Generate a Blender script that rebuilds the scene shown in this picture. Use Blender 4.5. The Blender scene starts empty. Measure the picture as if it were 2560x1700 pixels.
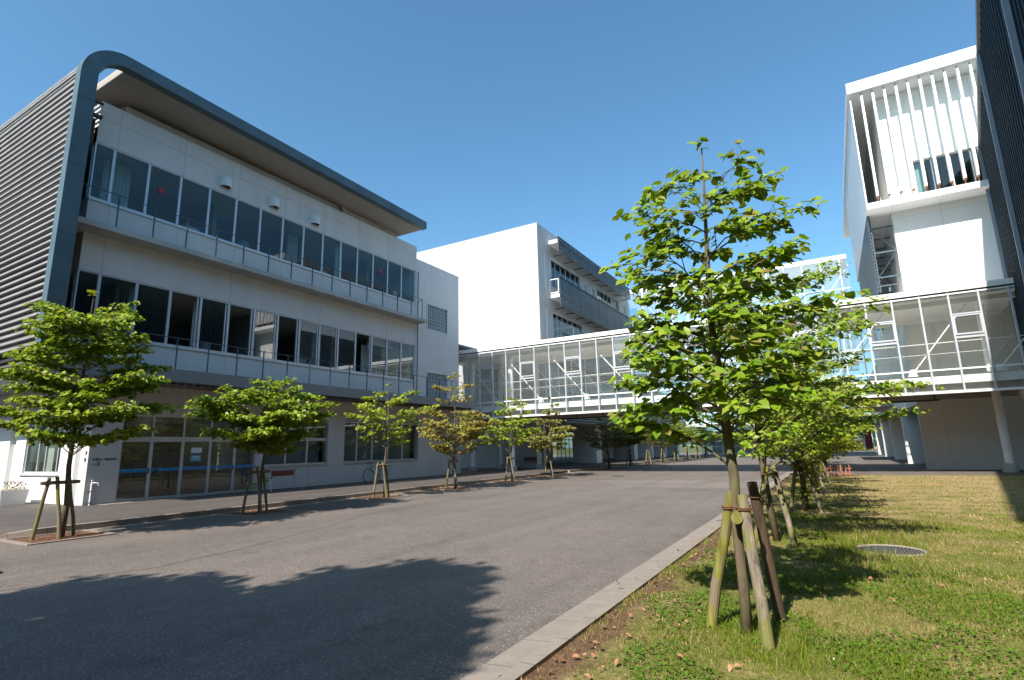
import bpy, math, random
import numpy as np
from math import sin, cos, pi, radians, sqrt
from mathutils import Matrix, Vector

# ------------------------------------------------------------------ camera, world, sun, exposure
S = bpy.context.scene
COL = S.collection
YAW, PITCH, ROLL, FPX = 0.524432, 0.1967746, -0.0226759, 1360.576
F_ = Vector((-sin(YAW)*cos(PITCH), cos(YAW)*cos(PITCH), sin(PITCH)))
R0 = Vector((cos(YAW), sin(YAW), 0)); U0 = R0.cross(F_)
R_ = R0*cos(ROLL)+U0*sin(ROLL); U_ = -R0*sin(ROLL)+U0*cos(ROLL)
cd = bpy.data.cameras.new("camera"); cam = bpy.data.objects.new("camera", cd); COL.objects.link(cam)
cam.matrix_world = Matrix(((R_.x, U_.x, -F_.x, 0), (R_.y, U_.y, -F_.y, 0), (R_.z, U_.z, -F_.z, 1.6), (0, 0, 0, 1)))
cd.sensor_width = 36; cd.lens = 36*FPX/2560; cd.clip_start = 0.05; cd.clip_end = 3000
S.camera = cam
KX, KY = 0.075, 1.03                     # shadow offset per metre of height
SUN_EL = math.atan(1/sqrt(KX*KX+KY*KY))
SD = Vector((-KX, -KY, 1)).normalized()  # towards the sun
w = bpy.data.worlds.new("World"); S.world = w; w.use_nodes = True
nt = w.node_tree; bg = nt.nodes["Background"]
sky = nt.nodes.new("ShaderNodeTexSky"); sky.sky_type = 'NISHITA'; sky.sun_disc = False
sky.sun_elevation = SUN_EL; sky.sun_rotation = math.atan2(SD.x, SD.y)
sky.air_density = 1.0; sky.dust_density = 1.3; sky.ozone_density = 4.0; sky.altitude = 20
tn = nt.nodes.new("ShaderNodeMix"); tn.data_type = 'RGBA'; tn.blend_type = 'MULTIPLY'; tn.inputs[0].default_value = 1
tn.inputs[7].default_value = (.74, 1.03, 1.02, 1)
nt.links.new(sky.outputs[0], tn.inputs[6]); nt.links.new(tn.outputs[2], bg.inputs[0]); bg.inputs[1].default_value = 0.118
sl = bpy.data.lights.new("sun", 'SUN'); sl.energy = 4.6; sl.angle = radians(0.55); sl.color = (1.0, 0.925, 0.82)
so = bpy.data.objects.new("sun", sl); COL.objects.link(so)
so.rotation_mode = 'QUATERNION'; so.rotation_quaternion = SD.to_track_quat('Z', 'Y'); so.location = (0, -20, 40)
S.view_settings.view_transform = 'Standard'; S.view_settings.look = 'None'
S.view_settings.exposure = 0.90; S.view_settings.gamma = 1; S.view_settings.use_curve_mapping = False
S.cycles.max_bounces = 8; S.cycles.transparent_max_bounces = 16
S.cycles.caustics_reflective = False; S.cycles.caustics_refractive = False

# ------------------------------------------------------------------ materials
def newmat(name):
    m = bpy.data.materials.new(name); m.use_nodes = True
    return m, m.node_tree, m.node_tree.nodes["Principled BSDF"]
def N(nt, typ, **kw):
    n = nt.nodes.new(typ)
    for k, v in kw.items():
        if k.startswith('i_'):
            key = k[2:]
            key = int(key) if key.isdigit() else key
            n.inputs[key].default_value = v
        else: setattr(n, k, v)
    return n
def math_(nt, op, a, b=None, c=None):
    n = nt.nodes.new("ShaderNodeMath"); n.operation = op
    for i, v in enumerate((a, b, c)):
        if v is None: continue
        if isinstance(v, (int, float)): n.inputs[i].default_value = v
        else: nt.links.new(v, n.inputs[i])
    return n.outputs[0]
def pos(nt):
    g = nt.nodes.new("ShaderNodeNewGeometry"); s = nt.nodes.new("ShaderNodeSeparateXYZ")
    nt.links.new(g.outputs["Position"], s.inputs[0]); return g.outputs["Position"], s.outputs
def noise(nt, vec, scale, detail=3, rough=.55, stretch=None):
    if stretch:
        mp = nt.nodes.new("ShaderNodeMapping"); mp.inputs["Scale"].default_value = stretch
        nt.links.new(vec, mp.inputs[0]); vec = mp.outputs[0]
    n = nt.nodes.new("ShaderNodeTexNoise"); n.inputs["Scale"].default_value = scale
    n.inputs["Detail"].default_value = detail; n.inputs["Roughness"].default_value = rough
    nt.links.new(vec, n.inputs["Vector"]); return n.outputs["Fac"]
def ramp(nt, fac, stops):
    r = nt.nodes.new("ShaderNodeValToRGB"); e = r.color_ramp.elements
    while len(e) < len(stops): e.new(0.5)
    for i, (p_, c) in enumerate(stops):
        e[i].position = p_; e[i].color = (*c, 1) if len(c) == 3 else c
    nt.links.new(fac, r.inputs[0]); return r.outputs[0]
def mix(nt, fac, a, b, mode='MIX'):
    n = nt.nodes.new("ShaderNodeMix"); n.data_type = 'RGBA'; n.blend_type = mode
    for sock, v in ((n.inputs[0], fac), (n.inputs[6], a), (n.inputs[7], b)):
        if isinstance(v, (int, float)): sock.default_value = v
        elif isinstance(v, tuple): sock.default_value = (*v, 1) if len(v) == 3 else v
        else: nt.links.new(v, sock)
    return n.outputs[2]
def bump(nt, h, b, strength=.3, dist=.01):
    n = nt.nodes.new("ShaderNodeBump"); n.inputs["Strength"].default_value = strength; n.inputs["Distance"].default_value = dist
    nt.links.new(h, n.inputs["Height"]); nt.links.new(n.outputs[0], b.inputs["Normal"])

def plain(name, col, rough=.5, metal=0, var=.12, scale=3, spec=.5, bmp=0):
    m, nt, b = newmat(name)
    P, s = pos(nt); f = noise(nt, P, scale, 4)
    lo = tuple(c*(1-var) for c in col); hi = tuple(min(1, c*(1+var)) for c in col)
    nt.links.new(ramp(nt, f, [(.3, lo), (.7, hi)]), b.inputs["Base Color"])
    b.inputs["Roughness"].default_value = rough; b.inputs["Metallic"].default_value = metal
    b.inputs["Specular IOR Level"].default_value = spec
    if bmp: bump(nt, noise(nt, P, 60, 3), b, bmp, .004)
    return m
def joint(nt, coord, off, per, wd):
    f = math_(nt, 'MODULO', math_(nt, 'ADD', coord, 1000*per-off+per/2), per)
    return math_(nt, 'LESS_THAN', math_(nt, 'ABSOLUTE', math_(nt, 'SUBTRACT', f, per/2)), wd/2)
def wallmat(name, col=(.76, .76, .75), joints=(), streak=.10, rough=.62):
    """painted panel wall: joints = (axis, offset, period, width), streaks of dirt running down"""
    m, nt, b = newmat(name); P, s = pos(nt)
    st = noise(nt, P, 1.0, 5, .6, (1.6, 1.6, .12)); bl = noise(nt, P, .5, 4, .6)
    c = ramp(nt, st, [(.35, tuple(k*(1-streak) for k in col)), (.62, col)])
    c = mix(nt, .5, c, ramp(nt, bl, [(.3, tuple(k*(1-streak*.8) for k in col)), (.65, col)]))
    if joints:
        j = None
        for ax, off, per, wd in joints:
            q = joint(nt, s['XYZ'.index(ax)], off, per, wd)
            j = q if j is None else math_(nt, 'MAXIMUM', j, q)
        c = mix(nt, math_(nt, 'MULTIPLY', j, .55), c, (.14, .14, .15))
    nt.links.new(c, b.inputs["Base Color"]); b.inputs["Roughness"].default_value = rough
    b.inputs["Specular IOR Level"].default_value = .35
    bump(nt, noise(nt, P, 25, 4), b, .08, .004)
    return m
def glassmat(name, tint=(.82, .88, .87), ior=1.55, extra=.0, wav=.0, diffuse_mix=0):
    m = bpy.data.materials.new(name); m.use_nodes = True; nt = m.node_tree; nt.nodes.clear()
    o = nt.nodes.new("ShaderNodeOutputMaterial"); t = nt.nodes.new("ShaderNodeBsdfTransparent")
    g = nt.nodes.new("ShaderNodeBsdfGlossy"); mx = nt.nodes.new("ShaderNodeMixShader")
    ge = nt.nodes.new("ShaderNodeNewGeometry"); dt = nt.nodes.new("ShaderNodeVectorMath"); dt.operation = 'DOT_PRODUCT'
    nt.links.new(ge.outputs["Normal"], dt.inputs[0]); nt.links.new(ge.outputs["Incoming"], dt.inputs[1])
    F0 = (1.0 if tint[0] < .5 else 1.8)*((ior-1)/(ior+1))**2
    sch = math_(nt, 'MULTIPLY_ADD', math_(nt, 'POWER', math_(nt, 'SUBTRACT', 1.0, math_(nt, 'ABSOLUTE', dt.outputs["Value"])), 4.5), 1-F0, F0+extra)
    t.inputs[0].default_value = (*tint, 1); g.inputs["Roughness"].default_value = 0.0; g.inputs[0].default_value = (.95, .97, 1, 1)
    nt.links.new(math_(nt, 'MINIMUM', sch, .95), mx.inputs[0])
    nt.links.new(t.outputs[0], mx.inputs[1]); nt.links.new(g.outputs[0], mx.inputs[2]); nt.links.new(mx.outputs[0], o.inputs[0])
    if diffuse_mix:
        df = nt.nodes.new("ShaderNodeBsdfDiffuse"); df.inputs[0].default_value = (.78, .84, .84, 1); m2 = nt.nodes.new("ShaderNodeMixShader"); m2.inputs[0].default_value = diffuse_mix  # pale diffuse share mixed evenly over the whole pane
        nt.links.new(mx.outputs[0], m2.inputs[1]); nt.links.new(df.outputs[0], m2.inputs[2]); nt.links.new(m2.outputs[0], o.inputs[0])
    if wav:
        P, s = pos(nt); bn = nt.nodes.new("ShaderNodeBump"); bn.inputs["Strength"].default_value = wav; bn.inputs["Distance"].default_value = .02
        nt.links.new(noise(nt, P, .9, 1), bn.inputs["Height"])
        nt.links.new(bn.outputs[0], g.inputs["Normal"])
    return m
def leafmat(name, cols, trans=.35, rough=.42):
    m, nt, b = newmat(name)
    g = nt.nodes.new("ShaderNodeNewGeometry")
    c = ramp(nt, g.outputs["Random Per Island"], [(i/(len(cols)-1), q) for i, q in enumerate(cols)])
    nt.links.new(c, b.inputs["Base Color"]); b.inputs["Roughness"].default_value = rough; b.inputs["Specular IOR Level"].default_value = .35
    t = nt.nodes.new("ShaderNodeBsdfTranslucent"); mx = nt.nodes.new("ShaderNodeMixShader"); mx.inputs[0].default_value = trans
    nt.links.new(mix(nt, 1.0, c, (1.25, 1.15, .5), 'MULTIPLY'), t.inputs[0])
    o = nt.nodes["Material Output"]
    nt.links.new(b.outputs[0], mx.inputs[1]); nt.links.new(t.outputs[0], mx.inputs[2]); nt.links.new(mx.outputs[0], o.inputs[0])
    return m
def emis(name, col, st):
    m, nt, b = newmat(name); b.inputs["Emission Color"].default_value = (*col, 1); b.inputs["Emission Strength"].default_value = st
    return m

M = {}
M['wallU'] = wallmat('wall paint upper', (.66, .65, .64), [('Y', 8.36, 2.326, .018), ('Z', 13.39, 40, .02)], .15)
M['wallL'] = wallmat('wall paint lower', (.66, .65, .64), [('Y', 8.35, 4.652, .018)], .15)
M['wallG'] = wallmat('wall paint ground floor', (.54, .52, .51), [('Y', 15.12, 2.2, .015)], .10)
M['wallS'] = wallmat('wall paint side block', (.68, .67, .67), [('Y', 24.76, 1.47, .014), ('Z', 12.66, 4.6, .014)], .09)
M['wallA'] = wallmat('wall paint annex', (.80, .80, .79), [], .06)
M['wallW'] = wallmat('wall paint back block', (.84, .84, .83), [('X', -19, 3.6, .012), ('Z', 4.9, 4.74, .012), ('Y', 37.3, 2.4, .012)], .05)
M['wallT'] = wallmat('wall paint tower', (.84, .84, .82), [('X', 4.1, 2.1, .012), ('Z', 3.9, 4.74, .012)], .05)
M['wallP'] = wallmat('wall paint passage', (.76, .72, .66), [('X', 5.2, 2.4, .015)], .10)
M['slab'] = wallmat('balcony concrete', (.50, .49, .47), [('Y', 8.35, 2.326, .02)], .35)
M['canopy'] = wallmat('canopy fascia metal', (.21, .225, .235), [('Y', 8.9, 2.33, .012)], .12, .5)
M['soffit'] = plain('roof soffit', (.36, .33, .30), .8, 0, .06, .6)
M['white'] = plain('white coated steel', (.80, .80, .80), .45, 0, .04, 2)
M['alu'] = plain('window aluminium', (.55, .58, .62), .38, .35, .05, 2)
M['alud'] = plain('door aluminium', (.46, .46, .46), .40, .3, .05, 2)
M['steel'] = plain('railing steel', (.07, .11, .14), .5, .3, .15, 4)
M['teal'] = plain('teal coated fascia', (.080, .122, .142), .5, .1, .18, 1.2)
M['louvre'] = plain('louvre blade paint', (.30, .285, .28), .6, .1, .16, 1.5)
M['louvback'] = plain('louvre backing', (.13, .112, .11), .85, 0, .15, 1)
M['lscreen'] = plain('dark louvre blade', (.075, .10, .12), .45, .3, .15, 2)
M['dark'] = plain('dark metal', (.035, .035, .04), .6, .2, .2, 4)
M['black'] = plain('black rubber', (.015, .015, .017), .55, 0, .2, 20)
M['room'] = plain('room wall', (.36, .40, .42), .9, 0, .06, .6)
M['roomd'] = plain('room floor', (.12, .12, .12), .7, 0, .1, 1)
M['ceil'] = plain('room ceiling', (.66, .65, .62), .9, 0, .05, .8)
M['curtain'] = plain('pale curtain', (.62, .62, .58), .9, 0, .08, 4)
M['glass'] = glassmat('window glass', (.49, .66, .68), 1.55, .01, .02)
M['glassR'] = glassmat('reflecting window glass', (.46, .60, .62), 1.6, .13, .02)
M['glassG'] = glassmat('door glass', (.62, .66, .64), 1.5, .0, .02)
M['glassB'] = glassmat('bridge glass', (.94, .97, .96), 1.5, .02, 0, .05)
M['glassC'] = glassmat('tinted bridge glass', (.82, .91, .93), 1.5, .04, 0, .14)
M['gblock'] = plain('glass block', (.20, .27, .30), .12, 0, .35, 9, .9)
M['rust'] = plain('rusty bracket', (.35, .17, .08), .8, .1, .3, 20)
M['red'] = plain('red vinyl', (.42, .02, .03), .5, 0, .1, 3)
M['redd'] = plain('dark red panel', (.14, .014, .016), .5, 0, .12, 3)
M['blue'] = plain('blue tape', (.01, .21, .50), .5, 0, .1, 5)
M['ink'] = plain('black lettering', (.02, .02, .022), .5)
M['poster'] = plain('blue poster paper', (.12, .35, .52), .6, 0, .2, 8)
M['paper'] = plain('white poster paper', (.62, .68, .70), .6, 0, .1, 8)
M['orange'] = plain('faded orange plastic', (.36, .11, .07), .6, 0, .2, 9)
M['planter'] = plain('white planter', (.72, .71, .69), .6, 0, .05, 3)
M['lamp'] = emis('lit tube', (1, .96, .85), 6)
M['wood'] = None

def asphalt(name, base, seed=0):
    m, nt, b = newmat(name); P, s = pos(nt)
    v = nt.nodes.new("ShaderNodeTexVoronoi"); v.inputs["Scale"].default_value = 95; nt.links.new(P, v.inputs["Vector"])
    sp = nt.nodes.new("ShaderNodeSeparateColor"); nt.links.new(v.outputs["Color"], sp.inputs[0])
    spots = ramp(nt, noise(nt, P, 1.7, 3, .5), [(.62, (1, 1, 1)), (.72, (.84, .83, .82))])
    stones = ramp(nt, sp.outputs[0], [(0, (.55,)*3), (.80, (1.0,)*3), (.93, (1.25, 1.22, 1.2)), (1, (2.3, 2.25, 2.2))])
    big = ramp(nt, noise(nt, P, .35, 6, .65), [(.3, (.80, .80, .81)), (.5, (1, 1, 1)), (.72, (1.13, 1.11, 1.08))])
    trk_ = ramp(nt, noise(nt, P, 1, 4, .6, (1.1, .05, 1)), [(.38, (.90,)*3), (.6, (1.05,)*3)])
    mid = ramp(nt, noise(nt, P, 3.2, 5, .65), [(.3, (.90,)*3), (.7, (1.08,)*3)])
    c = mix(nt, 1, base, stones, 'MULTIPLY'); c = mix(nt, 1, c, big, 'MULTIPLY'); c = mix(nt, 1, c, mid, 'MULTIPLY'); c = mix(nt, 1, c, trk_, 'MULTIPLY'); c = mix(nt, 1, c, spots, 'MULTIPLY')
    nt.links.new(c, b.inputs["Base Color"]); b.inputs["Roughness"].default_value = .78; b.inputs["Specular IOR Level"].default_value = .35
    bump(nt, v.outputs["Distance"], b, .55, .006)
    return m
M['asphalt'] = asphalt('worn asphalt', (.163, .138, .124))
M['asphaltP'] = asphalt('pavement asphalt', (.105, .089, .082))
M['asphaltL'] = asphalt('paler asphalt patch', (.190, .162, .147))
M['seam'] = plain('tar seam', (.075, .068, .066), .8, 0, .3, 30)
def concrete(name, col, jo=None):
    m, nt, b = newmat(name); P, s = pos(nt)
    c = ramp(nt, noise(nt, P, 4, 6, .65), [(.3, tuple(k*.78 for k in col)), (.7, tuple(k*1.12 for k in col))])
    c = mix(nt, .35, c, ramp(nt, noise(nt, P, 90, 3), [(.3, tuple(k*.6 for k in col)), (.7, tuple(k*1.3 for k in col))]))
    if jo: c = mix(nt, math_(nt, 'MULTIPLY', joint(nt, s[1], *jo), .7), c, (.06, .055, .05))
    nt.links.new(c, b.inputs["Base Color"]); b.inputs["Roughness"].default_value = .85
    bump(nt, noise(nt, P, 70, 4), b, .3, .004)
    return m
M['gutter'] = concrete('gutter concrete', (.25, .21, .18), (.2, .6, .012))
M['kerb'] = concrete('kerb concrete', (.30, .25, .21), (.2, .6, .014))
M['conc'] = concrete('column foot concrete', (.42, .42, .41))

def lawnmat():
    m, nt, b = newmat('lawn soil and thatch'); P, s = pos(nt)
    g1 = noise(nt, P, 1.1, 4, .6); g2 = noise(nt, P, 22, 5, .7)
    dry = math_(nt, 'MULTIPLY', math_(nt, 'SUBTRACT', s[1], 9.0), .030)
    dry = math_(nt, 'MINIMUM', math_(nt, 'MAXIMUM', dry, 0), .75)
    f = math_(nt, 'ADD', g1, math_(nt, 'MULTIPLY', dry, .35))
    green = ramp(nt, g2, [(.3, (.06, .065, .02)), (.5, (.13, .14, .035)), (.75, (.24, .19, .085))])
    straw = ramp(nt, g2, [(.3, (.17, .12, .06)), (.6, (.36, .27, .14)), (.85, (.46, .36, .21))])
    c = mix(nt, ramp(nt, f, [(.46, (0, 0, 0)), (.66, (1, 1, 1))]), green, straw)
    edge = math_(nt, 'ADD', math_(nt, 'MULTIPLY', math_(nt, 'ADD', s[0], 1.9), 1.6), math_(nt, 'MULTIPLY', g1, 1.4))
    soil = ramp(nt, g2, [(.3, (.07, .04, .025)), (.7, (.17, .105, .065))])
    c = mix(nt, ramp(nt, edge, [(.75, (1, 1, 1)), (1.0, (0, 0, 0))]), c, soil)
    nt.links.new(c, b.inputs["Base Color"]); b.inputs["Roughness"].default_value = .95; b.inputs["Specular IOR Level"].default_value = .1
    bump(nt, g2, b, .6, .03)
    return m
M['lawn'] = lawnmat()
M['soil'] = plain('bed soil', (.13, .07, .045), .95, 0, .5, 14, .1, .5)
M['field'] = plain('far ground', (.10, .11, .05), .95, 0, .3, .2, .1)
def colattr(name, trans=.3, rough=.6):
    m, nt, b = newmat(name); a = nt.nodes.new("ShaderNodeAttribute"); a.attribute_name = "Col"
    nt.links.new(a.outputs["Color"], b.inputs["Base Color"]); b.inputs["Roughness"].default_value = rough; b.inputs["Specular IOR Level"].default_value = .2
    t = nt.nodes.new("ShaderNodeBsdfTranslucent"); nt.links.new(a.outputs["Color"], t.inputs[0])
    mx = nt.nodes.new("ShaderNodeMixShader"); mx.inputs[0].default_value = trans; o = nt.nodes["Material Output"]
    nt.links.new(b.outputs[0], mx.inputs[1]); nt.links.new(t.outputs[0], mx.inputs[2]); nt.links.new(mx.outputs[0], o.inputs[0])
    return m
M['grass'] = colattr('grass blades', .3)
M['litter'] = colattr('dry leaves', .15, .7)
def barkmat(name, lo, hi, moss=None, sc=14, stretch=(1, 1, .25)):
    m, nt, b = newmat(name); P, s = pos(nt)
    f = noise(nt, P, sc, 6, .7, stretch)
    c = ramp(nt, f, [(.3, lo), (.7, hi)])
    if moss: c = mix(nt, ramp(nt, noise(nt, P, 3.5, 4, .6), [(.42, (0, 0, 0)), (.6, (1, 1, 1))]), c, moss)
    nt.links.new(c, b.inputs["Base Color"]); b.inputs["Roughness"].default_value = .9; b.inputs["Specular IOR Level"].default_value = .15
    bump(nt, f, b, .7, .01)
    return m
M['bark'] = barkmat('dogwood bark', (.045, .034, .025), (.18, .14, .10), (.13, .125, .06))
M['barkg'] = barkmat('greyish bark', (.06, .045, .035), (.20, .16, .13))
M['stake'] = barkmat('weathered stake', (.07, .05, .035), (.33, .27, .21), (.17, .165, .06), 22, (1, 1, .06))
M['stakeg'] = barkmat('mossy stake', (.07, .07, .02), (.28, .27, .05), (.20, .16, .11), 18, (1, 1, .08))
M['stakew'] = barkmat('bare grey stake', (.05, .04, .032), (.36, .30, .25), (.17, .17, .06), 26, (1, 1, .04))
M['staked'] = barkmat('dark brown stake', (.05, .035, .025), (.14, .10, .07), None, 12, (1, 1, .12))
M['rope'] = plain('brown rope', (.14, .06, .03), .9, 0, .3, 40)
G1 = [(.09, .16, .010), (.15, .24, .014), (.21, .31, .018), (.28, .36, .03), (.34, .36, .06)]
M['leafA'] = leafmat('green leaves', G1)
M['leafN'] = leafmat('near green leaves', [(.10, .19, .012), (.15, .27, .014), (.20, .33, .018), (.26, .38, .03), (.31, .38, .05), (.24, .34, .025), (.17, .29, .016), (.20, .31, .02), (.28, .21, .08)])
M['leafL'] = leafmat('light green leaves', [(.14, .20, .012), (.21, .28, .015), (.28, .35, .02), (.35, .38, .05)])
M['leafO'] = leafmat('bronze leaves', [(.15, .13, .02), (.26, .21, .04), (.31, .22, .06), (.25, .28, .03), (.33, .28, .07), (.21, .28, .03)])
M['leafM'] = leafmat('olive leaves', [(.11, .13, .02), (.19, .18, .04), (.25, .27, .04), (.30, .24, .08)])
M['leafD'] = leafmat('dark leaves', [(.02, .04, .008), (.04, .075, .012), (.07, .12, .02), (.05, .09, .03)], .25)
M['leafP'] = leafmat('pinkish shrub leaves', [(.16, .09, .07), (.22, .13, .10), (.12, .10, .06), (.08, .10, .03)], .2)
M['petal'] = leafmat('white petals', [(.6, .62, .5), (.8, .8, .75), (.55, .6, .4)], .2)

# ------------------------------------------------------------------ mesh helpers
class MB:
    def __init__(s): s.v = []; s.f = []
    def add(s, vs, fs):
        o = len(s.v); s.v += [tuple(p) for p in vs]; s.f += [tuple(i+o for i in f) for f in fs]; return s
    def box(s, x0, y0, z0, x1, y1, z1):
        x0, x1 = min(x0, x1), max(x0, x1); y0, y1 = min(y0, y1), max(y0, y1); z0, z1 = min(z0, z1), max(z0, z1)
        return s.add([(x0, y0, z0), (x1, y0, z0), (x1, y1, z0), (x0, y1, z0), (x0, y0, z1), (x1, y0, z1), (x1, y1, z1), (x0, y1, z1)],
                     [(0, 3, 2, 1), (4, 5, 6, 7), (0, 1, 5, 4), (1, 2, 6, 5), (2, 3, 7, 6), (3, 0, 4, 7)])
    def quad(s, *p): return s.add(p, [tuple(range(len(p)))])
    def tube(s, pts, rad, n=6, cap=True):
        pts = [Vector(p) for p in pts]; k = len(pts)
        if not hasattr(rad, '__len__'): rad = [rad]*k
        vs = []; ref = None
        for i, p in enumerate(pts):
            t = (pts[min(i+1, k-1)]-pts[max(i-1, 0)]).normalized()
            if ref is None: ref = Vector((0, 0, 1)) if abs(t.z) < .9 else Vector((1, 0, 0))
            a = t.cross(ref).normalized(); b = t.cross(a).normalized(); ref = -b if False else ref
            for j in range(n):
                q = 2*pi*j/n; vs.append(p+(a*cos(q)+b*sin(q))*rad[i])
        fs = [(i*n+j, i*n+(j+1) % n, (i+1)*n+(j+1) % n, (i+1)*n+j) for i in range(k-1) for j in range(n)]
        if cap: fs += [tuple(range(n-1, -1, -1)), tuple((k-1)*n+j for j in range(n))]
        return s.add(vs, fs)
    def disc(s, c, r, n=24, h=.01):
        return s.tube([c, (c[0], c[1], c[2]+h)], r, n)
    def torus(s, c, R, r, axis='x', n=28, m=8):
        vs = []; fs = []
        for i in range(n):
            a = 2*pi*i/n
            for j in range(m):
                b = 2*pi*j/m; rr = R+r*cos(b); u, v, w_ = rr*cos(a), rr*sin(a), r*sin(b)
                p = {'x': (w_, u, v), 'y': (u, w_, v), 'z': (u, v, w_)}[axis]
                vs.append((c[0]+p[0], c[1]+p[1], c[2]+p[2]))
                fs.append((i*m+j, ((i+1) % n)*m+j, ((i+1) % n)*m+(j+1) % m, i*m+(j+1) % m))
        return s.add(vs, fs)
    def wallx(s, x0, x1, y0, y1, z0, z1, holes=()):
        ys = sorted({y0, y1, *[min(max(h[i], y0), y1) for h in holes for i in (0, 1)]})
        zs = sorted({z0, z1, *[min(max(h[i], z0), z1) for h in holes for i in (2, 3)]})
        for i in range(len(zs)-1):
            run = None
            for j in range(len(ys)-1):
                cy, cz = (ys[j]+ys[j+1])/2, (zs[i]+zs[i+1])/2
                hole = any(h[0] < cy < h[1] and h[2] < cz < h[3] for h in holes)
                if not hole: run = (run[0] if run else ys[j], ys[j+1])
                if (hole or j == len(ys)-2) and run: s.box(x0, run[0], zs[i], x1, run[1], zs[i+1]); run = None
        return s
    def wally(s, y0, y1, x0, x1, z0, z1, holes=()):
        t = MB().wallx(y0, y1, x0, x1, z0, z1, holes)
        o = len(s.v); s.v += [(b, a, c) for a, b, c in t.v]; s.f += [tuple(o+i for i in reversed(f)) for f in t.f]; return s

def wloc(o):
    v = Vector((0, 0, 0))
    while o is not None: v += Vector(o.location); o = o.parent
    return v
def link(name, me, mat, parent, smooth=False):
    o = bpy.data.objects.new(name, me); COL.objects.link(o)
    if mat is not None: me.materials.append(mat)
    if parent is not None: o.parent = parent
    if smooth: me.polygons.foreach_set("use_smooth", [True]*len(me.polygons))
    return o
def part(parent, name, mb, mat, label=None, smooth=False, bevel=0):
    off = wloc(parent); me = bpy.data.meshes.new(name)
    me.from_pydata([(x-off.x, y-off.y, z-off.z) for x, y, z in mb.v], [], mb.f); me.update()
    o = link(name, me, M[mat] if isinstance(mat, str) else mat, parent, smooth)
    if label: o['label'] = label
    if bevel:
        b = o.modifiers.new('bevel', 'BEVEL'); b.width = bevel; b.segments = 2; b.limit_method = 'ANGLE'
    return o
def tag(o, label, cat, group=None):
    o['label'] = label; o['category'] = cat
    if group: o['group'] = group
    return o
def thing(name, label, cat, loc, group=None):
    o = bpy.data.objects.new(name, None); o.empty_display_size = .3; COL.objects.link(o); o.location = loc
    return tag(o, label, cat, group)
def solo(name, mb, mat, label, cat, group=None, smooth=False, base=None):
    if base is None:
        a = np.array(mb.v); base = ((a[:, 0].min()+a[:, 0].max())/2, (a[:, 1].min()+a[:, 1].max())/2, a[:, 2].min())
    me = bpy.data.meshes.new(name); me.from_pydata([(x-base[0], y-base[1], z-base[2]) for x, y, z in mb.v], [], mb.f); me.update()
    o = link(name, me, M[mat], None, smooth); o.location = base
    return tag(o, label, cat, group)
def struct(name, mb, mat, parent=None):
    o = part(parent, name, mb, mat)
    if parent is None: o['kind'] = 'structure'
    return o
def copy_tree(o, loc=None, rz=0, label=None, group=None, parent=None, scale=None):
    c = o.copy(); COL.objects.link(c)
    if parent is not None: c.parent = parent
    if loc is not None: c.location = loc; c.rotation_euler = (0, 0, rz)
    if scale: c.scale = (scale,)*3
    if label: c['label'] = label
    if group: c['group'] = group
    for ch in list(o.children): copy_tree(ch, parent=c)
    return c

# ------------------------------------------------------------------ ground
struct('ground', MB().quad((-400, -200, -.03), (400, -200, -.03), (400, 900, -.03), (-400, 900, -.03)), 'field')
road = struct('road', MB().quad((-80, -60, 0), (-2.5, -60, 0), (-2.5, 112, 0), (-80, 112, 0)), 'asphalt')
struct('forecourt', MB().quad((-2.5, 30.6, .001), (60, 30.6, .001), (60, 106, .001), (-2.5, 106, .001)), 'asphalt')
pv = MB()
pv.add([(-60, 5.4, -.02), (-15.15, 5.4, -.02), (-15.15, 82, -.02), (-60, 82, -.02), (-60, 5.4, .12), (-15.15, 5.4, .12), (-15.15, 82, .12), (-60, 82, .12),
        (-60, 4.3, .005), (-15.5, 4.3, .005)], [(4, 5, 6, 7), (1, 2, 6, 5), (8, 9, 5, 4)])
pv.quad((-60, -20, .005), (-15.5, -20, .005), (-15.5, 4.3, .005), (-60, 4.3, .005))
struct('pavement', pv, 'asphaltP')
kb = MB().box(-15.15, 5.4, -.02, -15.0, 28.9, .135).box(-15.15, 33, -.02, -15.0, 80, .135)
kb.add([(-15.6, 4.6, 0), (-15.45, 4.55, 0), (-15.0, 5.4, 0), (-15.15, 5.4, 0), (-15.6, 4.6, .02), (-15.45, 4.55, .02), (-15.0, 5.4, .135), (-15.15, 5.4, .135)],
       [(4, 5, 6, 7), (1, 2, 6, 5), (0, 1, 5, 4), (3, 0, 4, 7)])
struct('kerb', kb, 'kerb')
struct('gutter_strip', MB().quad((-15.0, 3.5, .006), (-14.66, 3.5, .006), (-14.66, 80, .006), (-15.0, 80, .006)), 'gutter')
struct('roadside_gutter', MB().add([(-2.5, -4, .0), (-2.5, 34, .0), (-2.19, 34, .02), (-2.19, -4, .02)], [(0, 3, 2, 1)]).box(-2.19, -4, -.02, -2.07, 34, .06), 'gutter')
struct('lawn', MB().quad((-2.07, -12, .03), (14, -12, .03), (14, 30.6, .03), (-2.07, 30.6, .03)).quad((-2.07, 30.6, .03), (14, 30.6, .03), (14, 30.6, -.02), (-2.07, 30.6, -.02)), 'lawn')
struct('garden_ground', MB().quad((-3, 106, .02), (70, 106, .02), (70, 160, .02), (-3, 160, .02)), 'lawn')
struct('road_patch', MB().quad((-10.3, 25.7, .004), (-7.4, 21.4, .004), (-2.52, 21.5, .004), (-2.52, 26.4, .004)), 'asphaltL', road)
rng = random.Random(3)
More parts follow.
